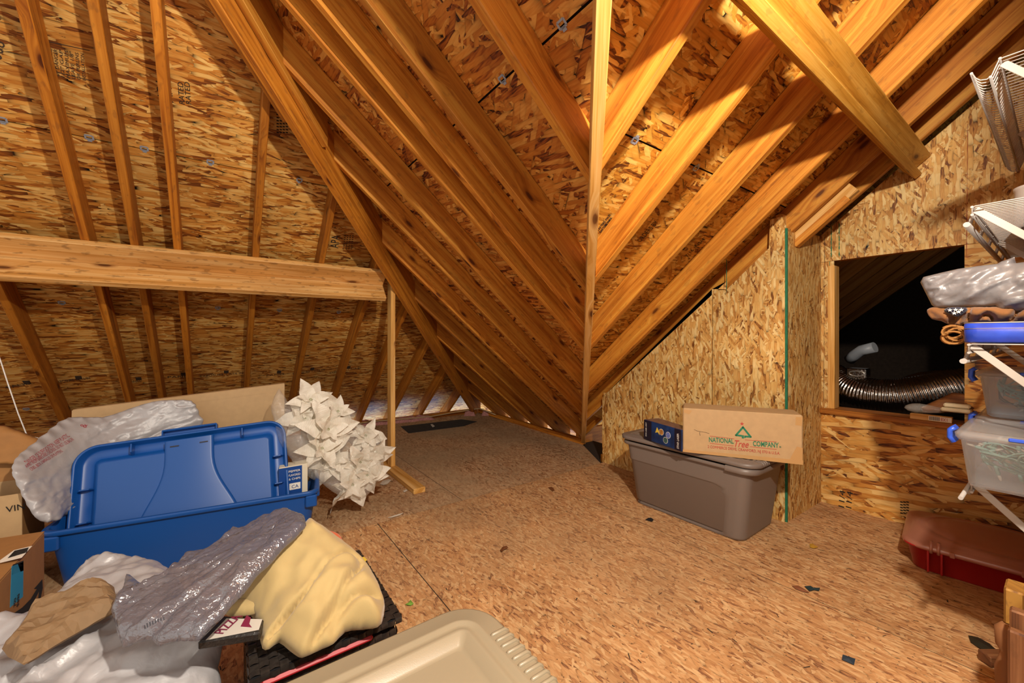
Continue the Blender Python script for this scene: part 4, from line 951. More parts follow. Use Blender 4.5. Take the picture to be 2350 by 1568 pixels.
# ------------------------------------------------------------------ heap in the left foreground
fb = Pillow([onz(x, y, z) for x, y, z in ((-60, 1490, .27), (40, 1452, .26), (100, 1418, .25), (155, 1352, .25), (214, 1302, .26), (300, 1298, .26), (375, 1304, .27), (420, 1350, .30), (500, 1440, .30), (512, 1475, .28), (500, 1530, .24), (510, 1600, .18), (450, 1760, .14), (150, 1760, .2), (-60, 1700, .25))], .075, .12, tension(31, .05, .75, 9, .9), .0075, 1.2)
wf = thing('plastic_bag', 'big white plastic bag heaped in the lower left corner', 'bag', (fb.c.x, fb.c.y, 0)); fb.build('bag', 'bag_white', wf)
kp = Pillow([onz(x, y, z) for x, y, z in ((4, 1490, .37), (34, 1455, .38), (62, 1420, .38), (95, 1385, .37), (195, 1362, .37), (235, 1346, .38), (262, 1348, .39), (272, 1395, .40), (250, 1412, .39), (185, 1448, .38), (95, 1502, .38), (55, 1527, .38), (18, 1508, .37))], .028, .05, plastic(33, .06, 11, (1.0, 1.7)), .011, .5, 1)
kt = thing('kraft_paper', 'crumpled brown kraft paper lying on the white bag', 'paper', kp.c); kp.build('sheet', 'kraft', kt, smooth=False)
gp = Pillow([onz(x, y, z) for x, y, z in ((262, 1382, .43), (255, 1402, .43), (268, 1450, .42), (282, 1486, .40), (345, 1466, .42), (362, 1482, .42), (455, 1470, .43), (505, 1420, .45), (548, 1372, .47), (600, 1310, .50), (660, 1248, .53), (703, 1206, .55), (698, 1184, .54), (662, 1169, .52), (612, 1184, .49), (565, 1216, .46), (540, 1222, .45), (500, 1262, .43), (420, 1300, .42), (372, 1330, .43), (335, 1344, .43), (300, 1322, .42), (288, 1328, .42))], .025, .06, tension(35, .022, .62, 16, 1.6), .006, .6, 1)
gb = thing('plastic_bag', 'translucent grey plastic bag draped between white bag and yellow cloth', 'bag', gp.c); gp.build('bag', 'bag_grey', gb)
M['ink_grey'] = plain('ink_grey', '#35343a', .8)
o = tfit('IIIIIIII', gp.pix(335, 1452), gp.pix(380, 1428), (0, 1, .3), .006, 'ink_grey', gb, 'printed_code', ext=0); drape(o, gp)
yp = Pillow([onz(x, y, z) for x, y, z in ((700, 1204, .50), (716, 1199, .50), (760, 1230, .46), (800, 1262, .42), (835, 1290, .40), (862, 1332, .37), (882, 1380, .34), (880, 1420, .33), (866, 1440, .33), (825, 1446, .33), (792, 1452, .33), (765, 1478, .33), (740, 1490, .325), (702, 1507, .325), (686, 1509, .325), (662, 1492, .33), (640, 1476, .335), (618, 1490, .335), (602, 1489, .335), (594, 1455, .34), (582, 1425, .345), (560, 1396, .36), (540, 1376, .38), (556, 1345, .41), (600, 1300, .45), (655, 1248, .49))], .075, .13, folds(41, .060, .9, 10), .0075, .35)
yc = thing('folded_cloth', 'bundled pale yellow jersey cloth on the dark woven basket', 'cloth', yp.c); yp.build('cloth', 'yellow', yc)
ys_ = Pillow([onz(x, y, .365) for x, y in ((509, 1400), (528, 1386), (556, 1378), (590, 1386), (606, 1402), (565, 1412), (522, 1413))], .025, .03, folds(44, .006, .2), .006, .4); ys_.build('sleeve', 'yellow', yc)
# flat pouch with lettering
M['foil_dark'] = plain('foil_dark', '#2a2624', .25, nz=120, bs=.8); M['pouch'] = plain('pouch', '#c9c2b8', .3); M['maroon'] = plain('maroon', '#7a2140', .5)
pz = thing('food_pouch', 'flat black and cream food pouch between grey bag and yellow cloth', 'pouch', onz(520, 1450, .34))
C4 = [onz(x, y, .375) for x, y in ((452, 1474), (514, 1412), (606, 1420), (597, 1452))]; up_ = Vector((0, 0, 1))
b = MB(); b.hexa([p - up_ * .022 for p in C4] + C4, C4[3] - C4[0], .004); b.build('pouch', 'foil_dark', pz)
b = MB(); b.slab([p + up_ * .0006 for p in (onz(472, 1470, .375), onz(520, 1420, .375), onz(602, 1422, .375), onz(594, 1446, .375))], up_, .0005, (1, 0, 0), (0, 1, 0)); b.build('printed_front', 'pouch', pz)
tfit('PIZZA', onz(512, 1455, .377), onz(556, 1414, .377), onz(502, 1448, .377) - onz(512, 1455, .377), .026, 'maroon', pz, 'printed_lettering')
b = MB(); b.slab([onz(*p, .3762) for p in ((552, 1438), (566, 1412), (576, 1418), (572, 1432), (578, 1440))], up_, .0004, (1, 0, 0), (0, 1, 0)); b.build('printed_badge', 'maroon', pz)

# ------------------------------------------------------------------ dark woven basket with its lid ajar
M['weave'] = plain('weave', '#2b2623', .32, nz=90, var=.35)
bk = thing('woven_basket', 'dark woven basket with loose lid under the yellow cloth', 'basket', (.24, 1.38, 0))
def weave(b, org, u, v, n, nu, nv, cu, cv, amp=.003):
    org, u, v, n = Vector(org), Vector(u), Vector(v), Vector(n)
    for i in range(nu):
        for j in range(nv):
            over = (i + j) % 2 == 0; c = org + u * ((i + .5) * cu) + v * ((j + .5) * cv); hu, hv = cu * (.53 if over else .46), cv * (.46 if over else .53); rows = []
            for a in (-1, 0, 1):
                r = []
                for k in (-1, 0, 1): bul = amp * (1 - (a * a if over else k * k)) + (.0005 if over else 0); r.append(c + u * (a * hu) + v * (k * hv) + n * bul)
                rows.append(r)
            b.grid(rows)
bw, bd, bz = .356, .43, .262
b = MB(); b.box((.064, 1.166, 0), (.414, 1.586, bz - .004)); b.build('liner', 'black', bk)
b = MB(); weave(b, (.06, 1.162, 0), (1, 0, 0), (0, 0, 1), (0, -1, 0), 17, 12, .021, .0218); weave(b, (.06, 1.592, 0), (0, -1, 0), (0, 0, 1), (-1, 0, 0), 20, 12, .0215, .0218); weave(b, (.418, 1.162, 0), (0, 1, 0), (0, 0, 1), (1, 0, 0), 20, 12, .0215, .0218)
o = b.build('woven_sides', 'weave', bk); o['kind'] = 'stuff'
b = MB(); b.box((.056, 1.15, .288), (.426, 1.60, .296)); b.build('lid_board', 'black', bk)
b = MB(); weave(b, (.054, 1.148, .2985), (1, 0, 0), (0, 1, 0), (0, 0, 1), 18, 21, .0208, .0216); weave(b, (.054, 1.147, .282), (1, 0, 0), (0, 0, 1), (0, -1, 0), 18, 1, .0208, .016)
weave(b, (.428, 1.148, .282), (0, 1, 0), (0, 0, 1), (1, 0, 0), 21, 1, .0216, .016); weave(b, (.053, 1.60, .282), (0, -1, 0), (0, 0, 1), (-1, 0, 0), 21, 1, .0216, .016)
o = b.build('woven_lid', 'weave', bk); o['kind'] = 'stuff'
rf = thing('red_folder', 'glossy red folder poking out under the basket lid', 'folder', (.22, 1.15, .268))
b = MB(); b.box((.075, 1.142, .265), (.345, 1.36, .280), (1, 0, 0), .006); b.build('cover', 'red', rf)
M['orange'] = cloth('orange', '#d8652c')
op = Pillow([onz(x, y, .34) for x, y in ((738, 1232), (746, 1226), (764, 1226), (780, 1233), (788, 1246), (786, 1262), (750, 1258))], .02, .02, folds(51, .004, 1.2, 20), .005, .6)
og = thing('orange_pad', 'small orange quilted pad peeking out behind the yellow cloth', 'pad', op.c); op.build('pad', 'orange', og)
yk = thing('yellow_card', 'tiny yellow card corner behind the yellow cloth', 'card', onz(833, 1284, .33))
b = MB(); b.slab([onz(x, y, .33) for x, y in ((822, 1282), (835, 1278), (842, 1284), (836, 1292))], up_, .002, (1, 0, 0), (0, 1, 0)); b.build('card', 'pic_yellow', yk)
# ------------------------------------------------------------------ wire shelves on the right wall
M['wire'] = plain('wire', '#a8a29c', .35); M['wire_strut'] = plain('wire_strut', '#b0a89e', .45)
YB = -.122
def shelf(name, label, z, x0, x1, lip, yf=.175, pitch=.0254, rod0=.01):
    root = thing(name, label, 'shelf', (x0, yf, z), 'white wire shelves on the right wall'); r, rr = .0020, .0036
    b = MB()
    n = int((x1 - x0) / pitch)
    for i in range(n + 1):
        x = x0 + .004 + i * pitch
        if lip == 'rod': pts = [(x, YB + .01, z), (x, .118, z), (x, .126, z - .003), (x, .133, z - .022), (x, .140, z - .042), (x, .150, z - .050), (x, .164, z - .046), (x, .174, z - .034), (x, .180, z - .018)]
        else: pts = [(x, YB + .01, z), (x, yf - .006, z), (x, yf, z - .004), (x, yf, z - .026)]
        b.tube(pts, r, 5)
    b.build('wire_deck', 'wire', root)['kind'] = 'stuff'
    rails = [(-.05, -.0045), (YB + .012, -.0045)] + ([(.124, .0), (.143, -.047), (.182, -.016)] if lip == 'rod' else [(yf, -.002), (yf, -.026)])
    for y, dz in rails:
        b = MB(); b.tube([(x0, y, z + dz), (x1, y, z + dz)], rr, 8); b.build('rail', 'wire', root)
    if lip == 'hang':
        b = MB(); b.tube([(x0 + rod0, yf + .012, z - (.024 if rod0 < 0 else .052)), (x1, yf + .012, z - (.024 if rod0 < 0 else .052))], .0055 if rod0 < 0 else .008, 10); b.build('hang_rod', 'wire', root)
        for i in range(6):
            x = x0 + .06 + i * .26; b = MB(); b.tube([(x, yf, z), (x, yf + .012, z - .048)], .0055, 6); b.build('rod_hook', 'wire', root)
    for x in (x0 + .03, x0 + .75):
        b = MB(); b.board((x, (.12 if lip == 'rod' else yf - .004), z - .006), (x, YB + .012, z - .30), (1, 0, 0), .004, .019, .001); b.build('strut', 'wire_strut', root)
    return root
shelf('wire_shelf', 'topmost white wire shelf with a curved hanging lip high on the right wall', 1.975, 1.935, 3.13, 'rod')
shelf('wire_shelf', 'white wire shelf with a hang rod, holding the pale tub', 1.522, 1.874, 3.27, 'hang')
shelf('wire_shelf', 'white wire shelf at eye level carrying the blue tray', 1.098, 1.805, 3.27, 'hang')
shelf('wire_shelf', 'lowest white wire shelf carrying the clear bins', .668, 1.865, 3.27, 'hang', rod0=-.10)

# tub and plate on the second shelf
tb = onX(2340, 450, 2.35); tw = thing('plastic_tub', 'pale round plastic tub on the wire shelf with the hang rod', 'tub', (2.42, .045, 1.526))
b = MB(); cxx, cyy = 2.42, .045
b.rings([[(cxx + rr_ * math.cos(k * math.pi / 16), cyy + rr_ * math.sin(k * math.pi / 16), zz_) for k in range(32)] for rr_, zz_ in ((.075, 1.526), (.078, 1.53), (.078, 1.535), (.076, 1.54), (.076, 1.66), (.079, 1.664), (.079, 1.672), (.072, 1.674))], True, True); b.build('body', 'white', tw)
M['cream'] = plain('cream', '#cbb894', .5)
pt = thing('cream_tray', 'flat cream tray standing behind the pale tub', 'tray', (2.66, .10, 1.526))
b = MB(); b.hexa([(2.60, .13, 1.526), (2.60, -.10, 1.526), (2.63, -.10, 1.526), (2.63, .13, 1.526), (2.60, .13, 1.59), (2.60, -.10, 1.59), (2.63, -.10, 1.59), (2.63, .13, 1.59)], (0, 1, 0), .008); b.build('tray', 'cream', pt)

# things on the third shelf
M['tin_blue'] = plain('tin_blue', '#2743b0', .25, nz=14, var=.4)
zt = 1.102
tn_ = thing('blue_tray', 'shallow glossy blue tray with a pale rim on the eye level shelf', 'tray', (2.0, 0, zt))
b = MB(); R = lambda d, z: rrect(.42 - 2 * d, .30 - 2 * d, .03, z, 6, 0, 2.02, .038)
b.rings([R(.004, zt), R(0, zt + .004), R(0, zt + .058), R(.003, zt + .058), R(.003, zt + .006)], True, True); b.build('body', 'tin_blue', tn_)
M['steel'] = plain('steel', '#b8b4ac', .3, .8)
b = MB(); b.tube([(x, y, zt + .059) for x, y, z in R(.001, 0)], .0022, 6, closed=True); b.build('rim', 'steel', tn_)
b = MB(); b.tube([(x, y, zt + .042) for x, y, z in R(-.0004, 0)], .0009, 5, closed=True); b.build('seam', 'steel', tn_)
M['burlap'] = cloth('burlap', '#80542c', .95, 300, .3); M['raffia'] = plain('raffia', '#94642c', .8); M['navy'] = cloth('navy', '#1a1c33')
def px95(x, y, X=1.97): return onX(x, y, X)
bp_ = Pillow([px95(x, y) for x, y in ((2127, 716), (2132, 708), (2150, 704), (2185, 706), (2240, 704), (2300, 703), (2400, 700), (2400, 742), (2230, 739), (2207, 748), (2180, 746), (2160, 737), (2138, 732))], .045, .03, folds(61, .05, 1.2, 22), .005, 1.0)
bu = thing('burlap_bundle', 'rust brown burlap bundle under the white bag on the eye level shelf', 'cloth', bp_.c); bp_.build('cloth', 'burlap', bu)
sp_ = Pillow([px95(x, y, 1.925) for x, y in ((2166, 715), (2176, 706), (2218, 706), (2216, 718), (2198, 728), (2182, 722))], .012, .012, folds(62, .003, .3, 18), .004, .5)
sf = sp_.build('star_patch', 'navy', bu)
for x, y in ((2180, 712), (2193, 711), (2206, 711), (2190, 719), (2200, 716)):
    c = px95(x, y, 1.908); b = MB(); b.slab([c + Vector((0, math.cos(math.pi / 2 + i * math.pi / 5), math.sin(math.pi / 2 + i * math.pi / 5))) * (.0062 if i % 2 == 0 else .0025) for i in range(10)], (-1, 0, 0), .001, (0, 1, 0), (0, 0, 1)); b.build('star', 'label_white', bu)
rb = thing('raffia_bundle', 'coiled tan raffia hanging beside the blue tray', 'raffia', px95(2188, 770)); rnd = random.Random(8)
for k in range(16):
    c = px95(2190 + rnd.uniform(-6, 8), 768 + rnd.uniform(-8, 8), 1.90 + k * .006); a0 = rnd.uniform(0, 6); pts = [c + Vector((rnd.uniform(-.004, .004), .026 * math.cos(a0 + t) * (1 - .02 * t), .020 * math.sin(a0 + t))) for t in np.linspace(0, rnd.uniform(3.5, 6.5), 14)]
    b = MB(); b.tube(pts, .0032, 5); b.build('strand', 'raffia', rb)
wp = Pillow([onX(x, y, X) for x, y, X in ((2112, 648, 1.97), (2119, 636, 1.97), (2160, 626, 1.97), (2200, 617, 1.97), (2250, 610, 1.97), (2288, 606, 1.97), (2298, 600, 1.96), (2328, 590, 1.96), (2332, 604, 1.96), (2360, 600, 1.96), (2430, 612, 1.96), (2430, 716, 1.96), (2340, 714, 1.95), (2298, 718, 1.95), (2285, 704, 1.96), (2240, 706, 1.97), (2150, 709, 1.97), (2138, 700, 1.97), (2124, 672, 1.97))], .05, .05, tension(71, .030, .35, 13, .6), .0055, 1.2, 1)
sb2 = thing('plastic_bag', 'crumpled white plastic bag on top of the burlap on the eye level shelf', 'bag', wp.c); wp.build('bag', 'bag_shelf', sb2)

# clear bins with light strings
M['clear_bin'] = film('clear_bin', '#d8e4f0', .15, .26, .5, 8, .05); M['clear_lid'] = film('clear_lid', '#c4c0be', .2, .40, .5, 8, .05); M['latch'] = plain('latch', '#2f55c8', .35)
M['cable'] = plain('cable', '#9cc8bc', .45); M['cable_dk'] = plain('cable_dk', '#3e4a3a', .6); M['bulb'] = plain('bulb', '#d8d4c8', .2)
def bin_(name, label, x0, x1, y0, y1, z0, h):
    root = thing(name, label, 'bin', ((x0 + x1) / 2, (y0 + y1) / 2, z0)); cx0, cy0 = (x0 + x1) / 2, (y0 + y1) / 2; L_, W_ = x1 - x0, y1 - y0
    R = lambda d, z: rrect(L_ - 2 * d, W_ - 2 * d, .03, z, 6, 0, cx0, cy0)
    b = MB(); b.rings([R(.02, z0), R(.014, z0 + .006), R(.0, z0 + h - .02), R(-.006, z0 + h - .018), R(-.006, z0 + h - .012), R(.002, z0 + h - .010), R(.014, z0 + .012)], True, True); b.build('body', 'clear_bin', root)
    b = MB(); b.rings([R(-.010, z0 + h - .012), R(-.011, z0 + h), R(-.004, z0 + h + .006), R(.02, z0 + h + .008), R(.028, z0 + h + .002), R(.04, z0 + h + .002)], True, True); b.build('lid', 'clear_lid', root)
    for yy in (y1,):
        b = MB(); pts = [(x0 + .07, yy + .010, z0 + h + .012), (x0 + .07, yy + .020, z0 + h + .004), (x0 + .07, yy + .021, z0 + h - .018), (x0 + .07, yy + .012, z0 + h - .032)]
        for xx in (0, .012, .024, .036): b.tube([(p[0] + xx - .05, p[1], p[2]) for p in pts], .007, 6)
        b.build('latch', 'latch', root)
    b = MB(); b.box((x0 - .016, cy0 - .08, z0 + h - .004), (x0 - .008, cy0 + .06, z0 + h + .006), (0, 1, 0), .002); b.build('latch', 'latch', root)
    return root
def lights(name, label, x0, x1, y0, y1, z0, z1, seed, dark=False):
    rnd = random.Random(seed); root = thing(name, label, 'lights', ((x0 + x1) / 2, (y0 + y1) / 2, z0), 'coiled light strings in the clear bins')
    for k in range(9):
        pts = []; c = Vector((rnd.uniform(x0 + .03, x0 + .12), rnd.uniform(y0 + .08, y1 - .06), rnd.uniform(z0 + .03, z1 - .03))); a0 = rnd.uniform(0, 6); ry, rz_ = rnd.uniform(.04, .10), rnd.uniform(.015, .045)
        for i in range(40):
            a = a0 + i * .33; p = c + Vector((rnd.uniform(-.004, .004) + .02 * math.sin(a * .3), ry * math.cos(a) + .03 * math.sin(i * .21 + k), rz_ * math.sin(a * 1.1) + .012 * math.sin(i * .5)))
            pts.append(Vector((min(max(p.x, x0), x1), min(max(p.y, y0), y1), min(max(p.z, z0), z1))))
        b = MB(); b.tube(pts, .0022, 5); b.build('wire', 'cable_dk' if dark and k % 3 == 0 else 'cable', root)
        for i in range(4, 40, 9):
            p = pts[i]; d_ = Vector((rnd.uniform(-.3, .3), rnd.uniform(-1, 1), rnd.uniform(-1, 1))).normalized(); b = MB(); b.tube([p, p + d_ * .004, p + d_ * .024, p + d_ * .028], [.0035, .005, .0048, .003], 7); b.build('bulb_socket', 'cable', root)
            b = MB(); b.tube([p + d_ * .028, p + d_ * .033, p + d_ * .042, p + d_ * .045], [.003, .0042, .003, .0008], 7); b.build('bulb', 'bulb', root)
bin_('clear_bin', 'clear plastic bin of teal light strings at the front of the lowest shelf', 1.765, 2.12, -.115, .190, .680, .155)
lights('light_string', 'teal light strings coiled in the front clear bin', 1.80, 2.08, -.09, .155, .700, .805, 1)
bin_('clear_bin', 'clear plastic bin mostly hidden behind the front clear bin', 2.15, 2.50, -.115, .185, .680, .155)
bin_('clear_bin', 'clear plastic bin stacked at the back, above the front clear bin', 2.10, 2.46, -.115, .180, .848, .150)
lights('light_string', 'teal light strings coiled in the upper clear bin', 2.135, 2.42, -.09, .145, .866, .970, 2, True)

# ------------------------------------------------------------------ red underbed bin
M['bin_red'] = plain('bin_red', '#a01518', .35); M['bin_lid'] = film('bin_lid', '#d8967a', .35, .80, .5, 20, .05)
rbn = thing('underbed_bin', 'low red bin with frosted oval lid on the floor under the shelves', 'bin', (2.98, .12, 0))
xr = XF((2.985, .215, 0), .12)
b = MB(); R = lambda d, z, r=.07: rrect(.50 - 2 * d, .56 - 2 * d, .05, z, 10, 3)
b.rings([R(.025, 0, .12), R(.02, .005, .12), R(.0, .112, .13), R(-.012, .114, .14), R(-.012, .120, .14), R(.002, .122, .13), R(.024, .012, .12)], True, True); b.build('body', 'bin_red', rbn, xf=xr)
b = MB(); R = lambda d, z, r=.065: rrect(.50 - 2 * d, .56 - 2 * d, max(.05, r - d), z, 10, 3); E_ = lambda d, z: rrect(.50 - 2 * d, .56 - 2 * d, .25 - d - .003, z, 10, 3)
b.rings([R(-.018, .112), R(-.020, .122), R(-.016, .132), R(.004, .136), E_(.012, .142), E_(.022, .150), E_(.05, .156), E_(.056, .152), E_(.064, .156), E_(.12, .160), E_(.16, .160)], True, True); b.build('lid', 'bin_lid', rbn, xf=xr)
for y in (.185, -.13):
    for s_ in (-.022, .022):
        b = MB(); b.box((-.268, y + s_ - .004, .012), (-.244, y + s_ + .004, .118), (0, 0, 1), .002); b.build('rib', 'bin_red', rbn, xf=xr)
    b = MB(); b.tube([(-.268, y - .012, .105), (-.272, y - .012, .135), (-.258, y - .012, .150), (-.235, y - .012, .148)], .006, 6); b.tube([(-.268, y + .012, .105), (-.272, y + .012, .135), (-.258, y + .012, .150), (-.235, y + .012, .148)], .006, 6); b.build('latch', 'bin_lid', rbn, xf=xr)
for y in (.13, -.075): 
    b = MB(); b.box((-.274, y - .008, .108), (-.262, y + .008, .134), (0, 1, 0), .002); b.build('lid_notch', 'bin_lid', rbn, xf=xr)

# ------------------------------------------------------------------ weathered wooden pieces at the right edge
M['old_wood'] = wood('old_wood', rgb('#6e4426'), rgb('#4e2c16'), rgb('#8a5f3c'), .7, False, .1, .3); M['old_yellow'] = wood('old_yellow', rgb('#94682a'), rgb('#5f3c14'), rgb('#b48a40'), .7, False, .1, .5); M['old_grey'] = wood('old_grey', rgb('#746a54'), rgb('#6e6450'), rgb('#aaa088'), .8, False, .1, .3)
wd = thing('wooden_trestle', 'weathered wooden trestle with turned leg at the lower right edge', 'trestle', (1.72, .06, 0))
def wpx(x, y, X=1.70): return onX(x, y, X)
b = MB(); b.box((1.68, wpx(2352, 1360, 1.68).y, .36), (1.76, wpx(2303, 1360, 1.68).y, wpx(2304, 1350, 1.68).z), (0, 0, 1), .004); b.build('top_block', 'old_yellow', wd)
b = MB(); b.box((1.78, .02, 0), (1.82, .072, wpx(2330, 1342, 1.78).z), (0, 0, 1), .004); b.build('back_stick', 'old_grey', wd)
c = wpx(2310, 1480, 1.68); b = MB(); prof = ((.0, .016), (.03, .020), (.06, .016), (.09, .012), (.16, .018), (.24, .022), (.27, .014), (.285, .012), (.30, .020), (.345, .022), (.36, .010))
b.rings([[(1.685 + r * math.cos(k * math.pi / 8), c.y + r * math.sin(k * math.pi / 8), z) for k in range(16)] for z, r in prof], True, True); b.build('turned_leg', 'old_wood', wd)
b = MB(); b.box((1.60, .01, 0), (1.63, wpx(2316, 1480, 1.60).y, wpx(2320, 1400, 1.60).z), (0, 0, 1), .004); b.build('front_board', 'old_wood', wd)
b = MB(); b.box((1.56, .0, 0), (1.585, wpx(2312, 1500, 1.56).y, wpx(2320, 1448, 1.56).z), (0, 0, 1), .004); b.build('front_board', 'old_wood', wd)
b = MB(); p0, p1 = onz(2258, 1524), onz(2330, 1540); b.board(p0 + Vector((0, 0, .02)), p1 + Vector((.05, 0, .02)), (0, 0, 1), .035, .04, .003); b.build('cross_bar', 'old_wood', wd)

# ------------------------------------------------------------------ through the opening
def foil():
    t = NT('foil'); tc = t.n('TexCoord').outputs['Object']
    h = t.n('TexNoise', {'Vector': tc, 'Scale': 30.0, 'Detail': 2.0}).outputs[0]
    return t.done(t.bsdf(rgb('#9a9088'), .2, h, .35, .01, Metallic=1.0))
M['foil'] = foil()
def duct(name, label, pts, r, seed):
    P = smoothpoly([Vector(p) for p in pts], 1); Q = []
    P = [Vector(p) for p in pts]; out = []
    for i in range(len(P) - 1):
        p0, p1, p2, p3 = P[max(0, i - 1)], P[i], P[i + 1], P[min(len(P) - 1, i + 2)]
        for q in range(70):
            t = q / 70; out.append(.5 * ((2 * p1) + (p2 - p0) * t + (2 * p0 - 5 * p1 + 4 * p2 - p3) * t * t + (3 * p1 - p0 - 3 * p2 + p3) * t ** 3))
    rs = [r * (1 + .022 * math.sin(i * 1.05) + .05 * noise.noise(Vector((i * .05, seed, 0)))) for i in range(len(out))]
    root = thing(name, label, 'duct', out[0]); b = MB(); b.tube(out, rs, 24); b.build('sleeve', 'foil', root); return root
duct('flexible_duct', 'shiny foil flexible duct lying just inside the opening', [onX(1840, 838, 3.95), onX(1905, 868, 3.82), onX(1960, 900, 3.72), onX(2040, 912, 3.70), onX(2120, 905, 3.74), onX(2200, 892, 3.82), onX(2320, 880, 3.95)], .122, 1)
duct('flexible_duct', 'second foil duct behind the shiny one in the dark attic', [onX(2060, 905, 4.35), onX(2110, 888, 4.3), onX(2170, 880, 4.25), onX(2260, 878, 4.3), onX(2360, 875, 4.4)], .10, 2)
fx = thing('duct_collar', 'small square foil collar on top of the shiny duct', 'fitting', onX(1966, 858, 3.74))
c = onX(1966, 857, 3.70); b = MB(); b.box((c.x - .02, c.y - .055, c.z - .035), (c.x + .10, c.y + .055, c.z + .035), (0, 1, 0), .006); b.build('box', 'foil', fx)
b = MB(); b.tube([c + Vector((-.022, .022 * math.cos(k * .523) * 2 - .005, .018 * math.sin(k * .523))) for k in range(12)], .004, 6, closed=True); b.build('ring', 'steel', fx)
M['pvc'] = plain('pvc', '#a9adb4', .4)
pe = thing('vent_pipe', 'pale vent pipe elbow deep in the dark attic', 'pipe', onX(1985, 800, 4.6))
b = MB(); b.tube([onX(1950, 826, 4.7), onX(1962, 815, 4.66), onX(1978, 804, 4.62), onX(2008, 797, 4.6)], .045, 14); b.build('elbow', 'pvc', pe)
M['stick'] = wood('stick', rgb('#c9974e'), rgb('#a8742f'), rgb('#dab378'), .6, False, .1)
ls = thing('lumber_piece', 'short lumber offcut with a barcode label lying on the sill', 'lumber', onX(2130, 960, 3.27))
pA, pB = onX(2088, 958, 3.265), onX(2185, 972, 3.265); zl = .6405
b = MB(); b.box((3.265, pB.y, zl), (3.30, pA.y, zl + .032), (0, 1, 0), .002); b.build('stick', 'stick', ls)
b = MB(); b.slab([(3.2645, pB.y + .002, zl + .003), (3.2645, onX(2131, 958, 3.265).y, zl + .003), (3.2645, onX(2131, 958, 3.265).y, zl + .029), (3.2645, pB.y + .002, zl + .029)], (-1, 0, 0), .0003, (0, 1, 0), (0, 0, 1)); b.build('paper_label', 'label_white', ls)
for i in range(11):
    y = onX(2133 + i * 2.2, 960, 3.265).y; b = MB(); b.box((3.2638, y - .002, zl + .006), (3.2644, y, zl + .027)); b.build('barcode_bar', 'ink', ls)
tfit('1X8', (3.2636, onX(2174, 960, 3.265).y, zl + .025), (3.2636, onX(2159, 960, 3.265).y, zl + .025), (0, 0, -1), .018, 'tree_red', ls, 'printed_lettering')
M['bark'] = wood('bark', rgb('#7a4a22'), rgb('#5a3012'), rgb('#9a683a'), .7, False, .1, .4)
wg = Pillow([onX(x, y, 3.33) for x, y in ((2112, 935), (2150, 918), (2185, 901), (2225, 905), (2300, 912), (2300, 950), (2180, 948), (2118, 948))], .03, .04, folds(81, .006, .3, 12), .008, .8, 1)
wq = thing('wood_slab', 'brown rough wood slab lying in the opening behind the bins', 'wood', wg.c); wg.build('slab', 'bark', wq)
cw = Pillow([onX(x, y, 3.30) for x, y in ((2075, 936), (2085, 928), (2110, 926), (2150, 934), (2170, 940), (2165, 948), (2100, 947))], .02, .02, plastic(83, .008, 16), .006, .6)
cwt = thing('plastic_wrap', 'clear plastic wrap around wood scraps on the sill', 'wrap', cw.c); cw.build('film', 'clear_wrap', cwt)
tp_ = thing('tan_tray', 'stacked tan plastic covers on the sill beside the bins', 'tray', onX(2200, 930, 3.25))
b = MB(); c = onX(2196, 934, 3.26); b.box((3.24, c.y - .055, c.z - .03), (3.30, c.y + .06, c.z - .008), (0, 1, 0), .006); b.box((3.245, c.y - .05, c.z - .006), (3.295, c.y + .05, c.z + .016), (0, 1, 0), .006); b.build('covers', 'cream', tp_)
fm = thing('foam_blob', 'small white foam blob on the pale wall above the grey tote', 'foam', onX(1423, 886, XP))
b = MB(); bmesh.ops.create_icosphere(b.bm, subdivisions=3, radius=.012); 
for v in b.bm.verts: v.co *= 1 + .35 * noise.noise(v.co * 90)
M['foam'] = plain('foam', '#cdbb8e', .8); b.build('blob', 'foam', fm, smooth=True, xf=Matrix.Translation(onX(1423, 886, XP - .003)))

# ------------------------------------------------------------------ eave: insulation, cable, mat
M['pink'] = plain('pink', '#b07870', .95, nz=60, bs=1.0, var=.3)
def batt(p0, p1, w, h, seed, name, label):
    b = MB(); rows = []; p0, p1 = Vector(p0), Vector(p1); d = (p1 - p0); L_ = d.length; d.normalize(); n_ = Vector((-d.y, d.x, 0)); N_ = int(L_ / .02)
    for i in range(N_ + 1):
        t = i / N_; e = min(1, min(t, 1 - t) * 12); row = []
        for j in range(9):
            u = j / 8 * 2 - 1; hh = h * math.sqrt(max(0, 1 - u * u)) * e * (1 + .8 * noise.noise(Vector((i * .18, j * .5, seed)))) + .004 * noise.noise(Vector((i * .9, j * 1.9, seed)))
            row.append(p0 + d * (L_ * t) + n_ * (u * w / 2 * (1 + .5 * noise.noise(Vector((i * .15, seed, 3))))) + Vector((0, 0, max(.001, hh))))
        rows.append(row)
    b.grid(rows); r = thing(name, label, 'insulation', p0); b.build('batt', 'pink', r, recalc=True); return r
batt((1.30, 5.18, 0), (2.35, 5.06, 0), .10, .055, 3, 'insulation', 'strip of pink insulation along the plate under the left eave')
batt((.95, 5.20, 0), (1.36, 5.14, 0), .12, .07, 6, 'insulation', 'tuft of pink insulation at the eave left of the post')
for i, (x, y) in enumerate(((2.78, 5.02), (3.0, 4.9))): batt((x, y, 0), (x + .14, y - .08, 0), .10, .05, 9 + i, 'insulation', ('pink insulation clump in the far corner of the floor', 'pink insulation clump at the foot of the hip beam')[i])
M['cable_tan'] = plain('cable_tan', '#b59a72', .6)
cbl = thing('cable', 'tan electrical cable lying along the eave on pink insulation', 'cable', (1.3, 5.14, .06))
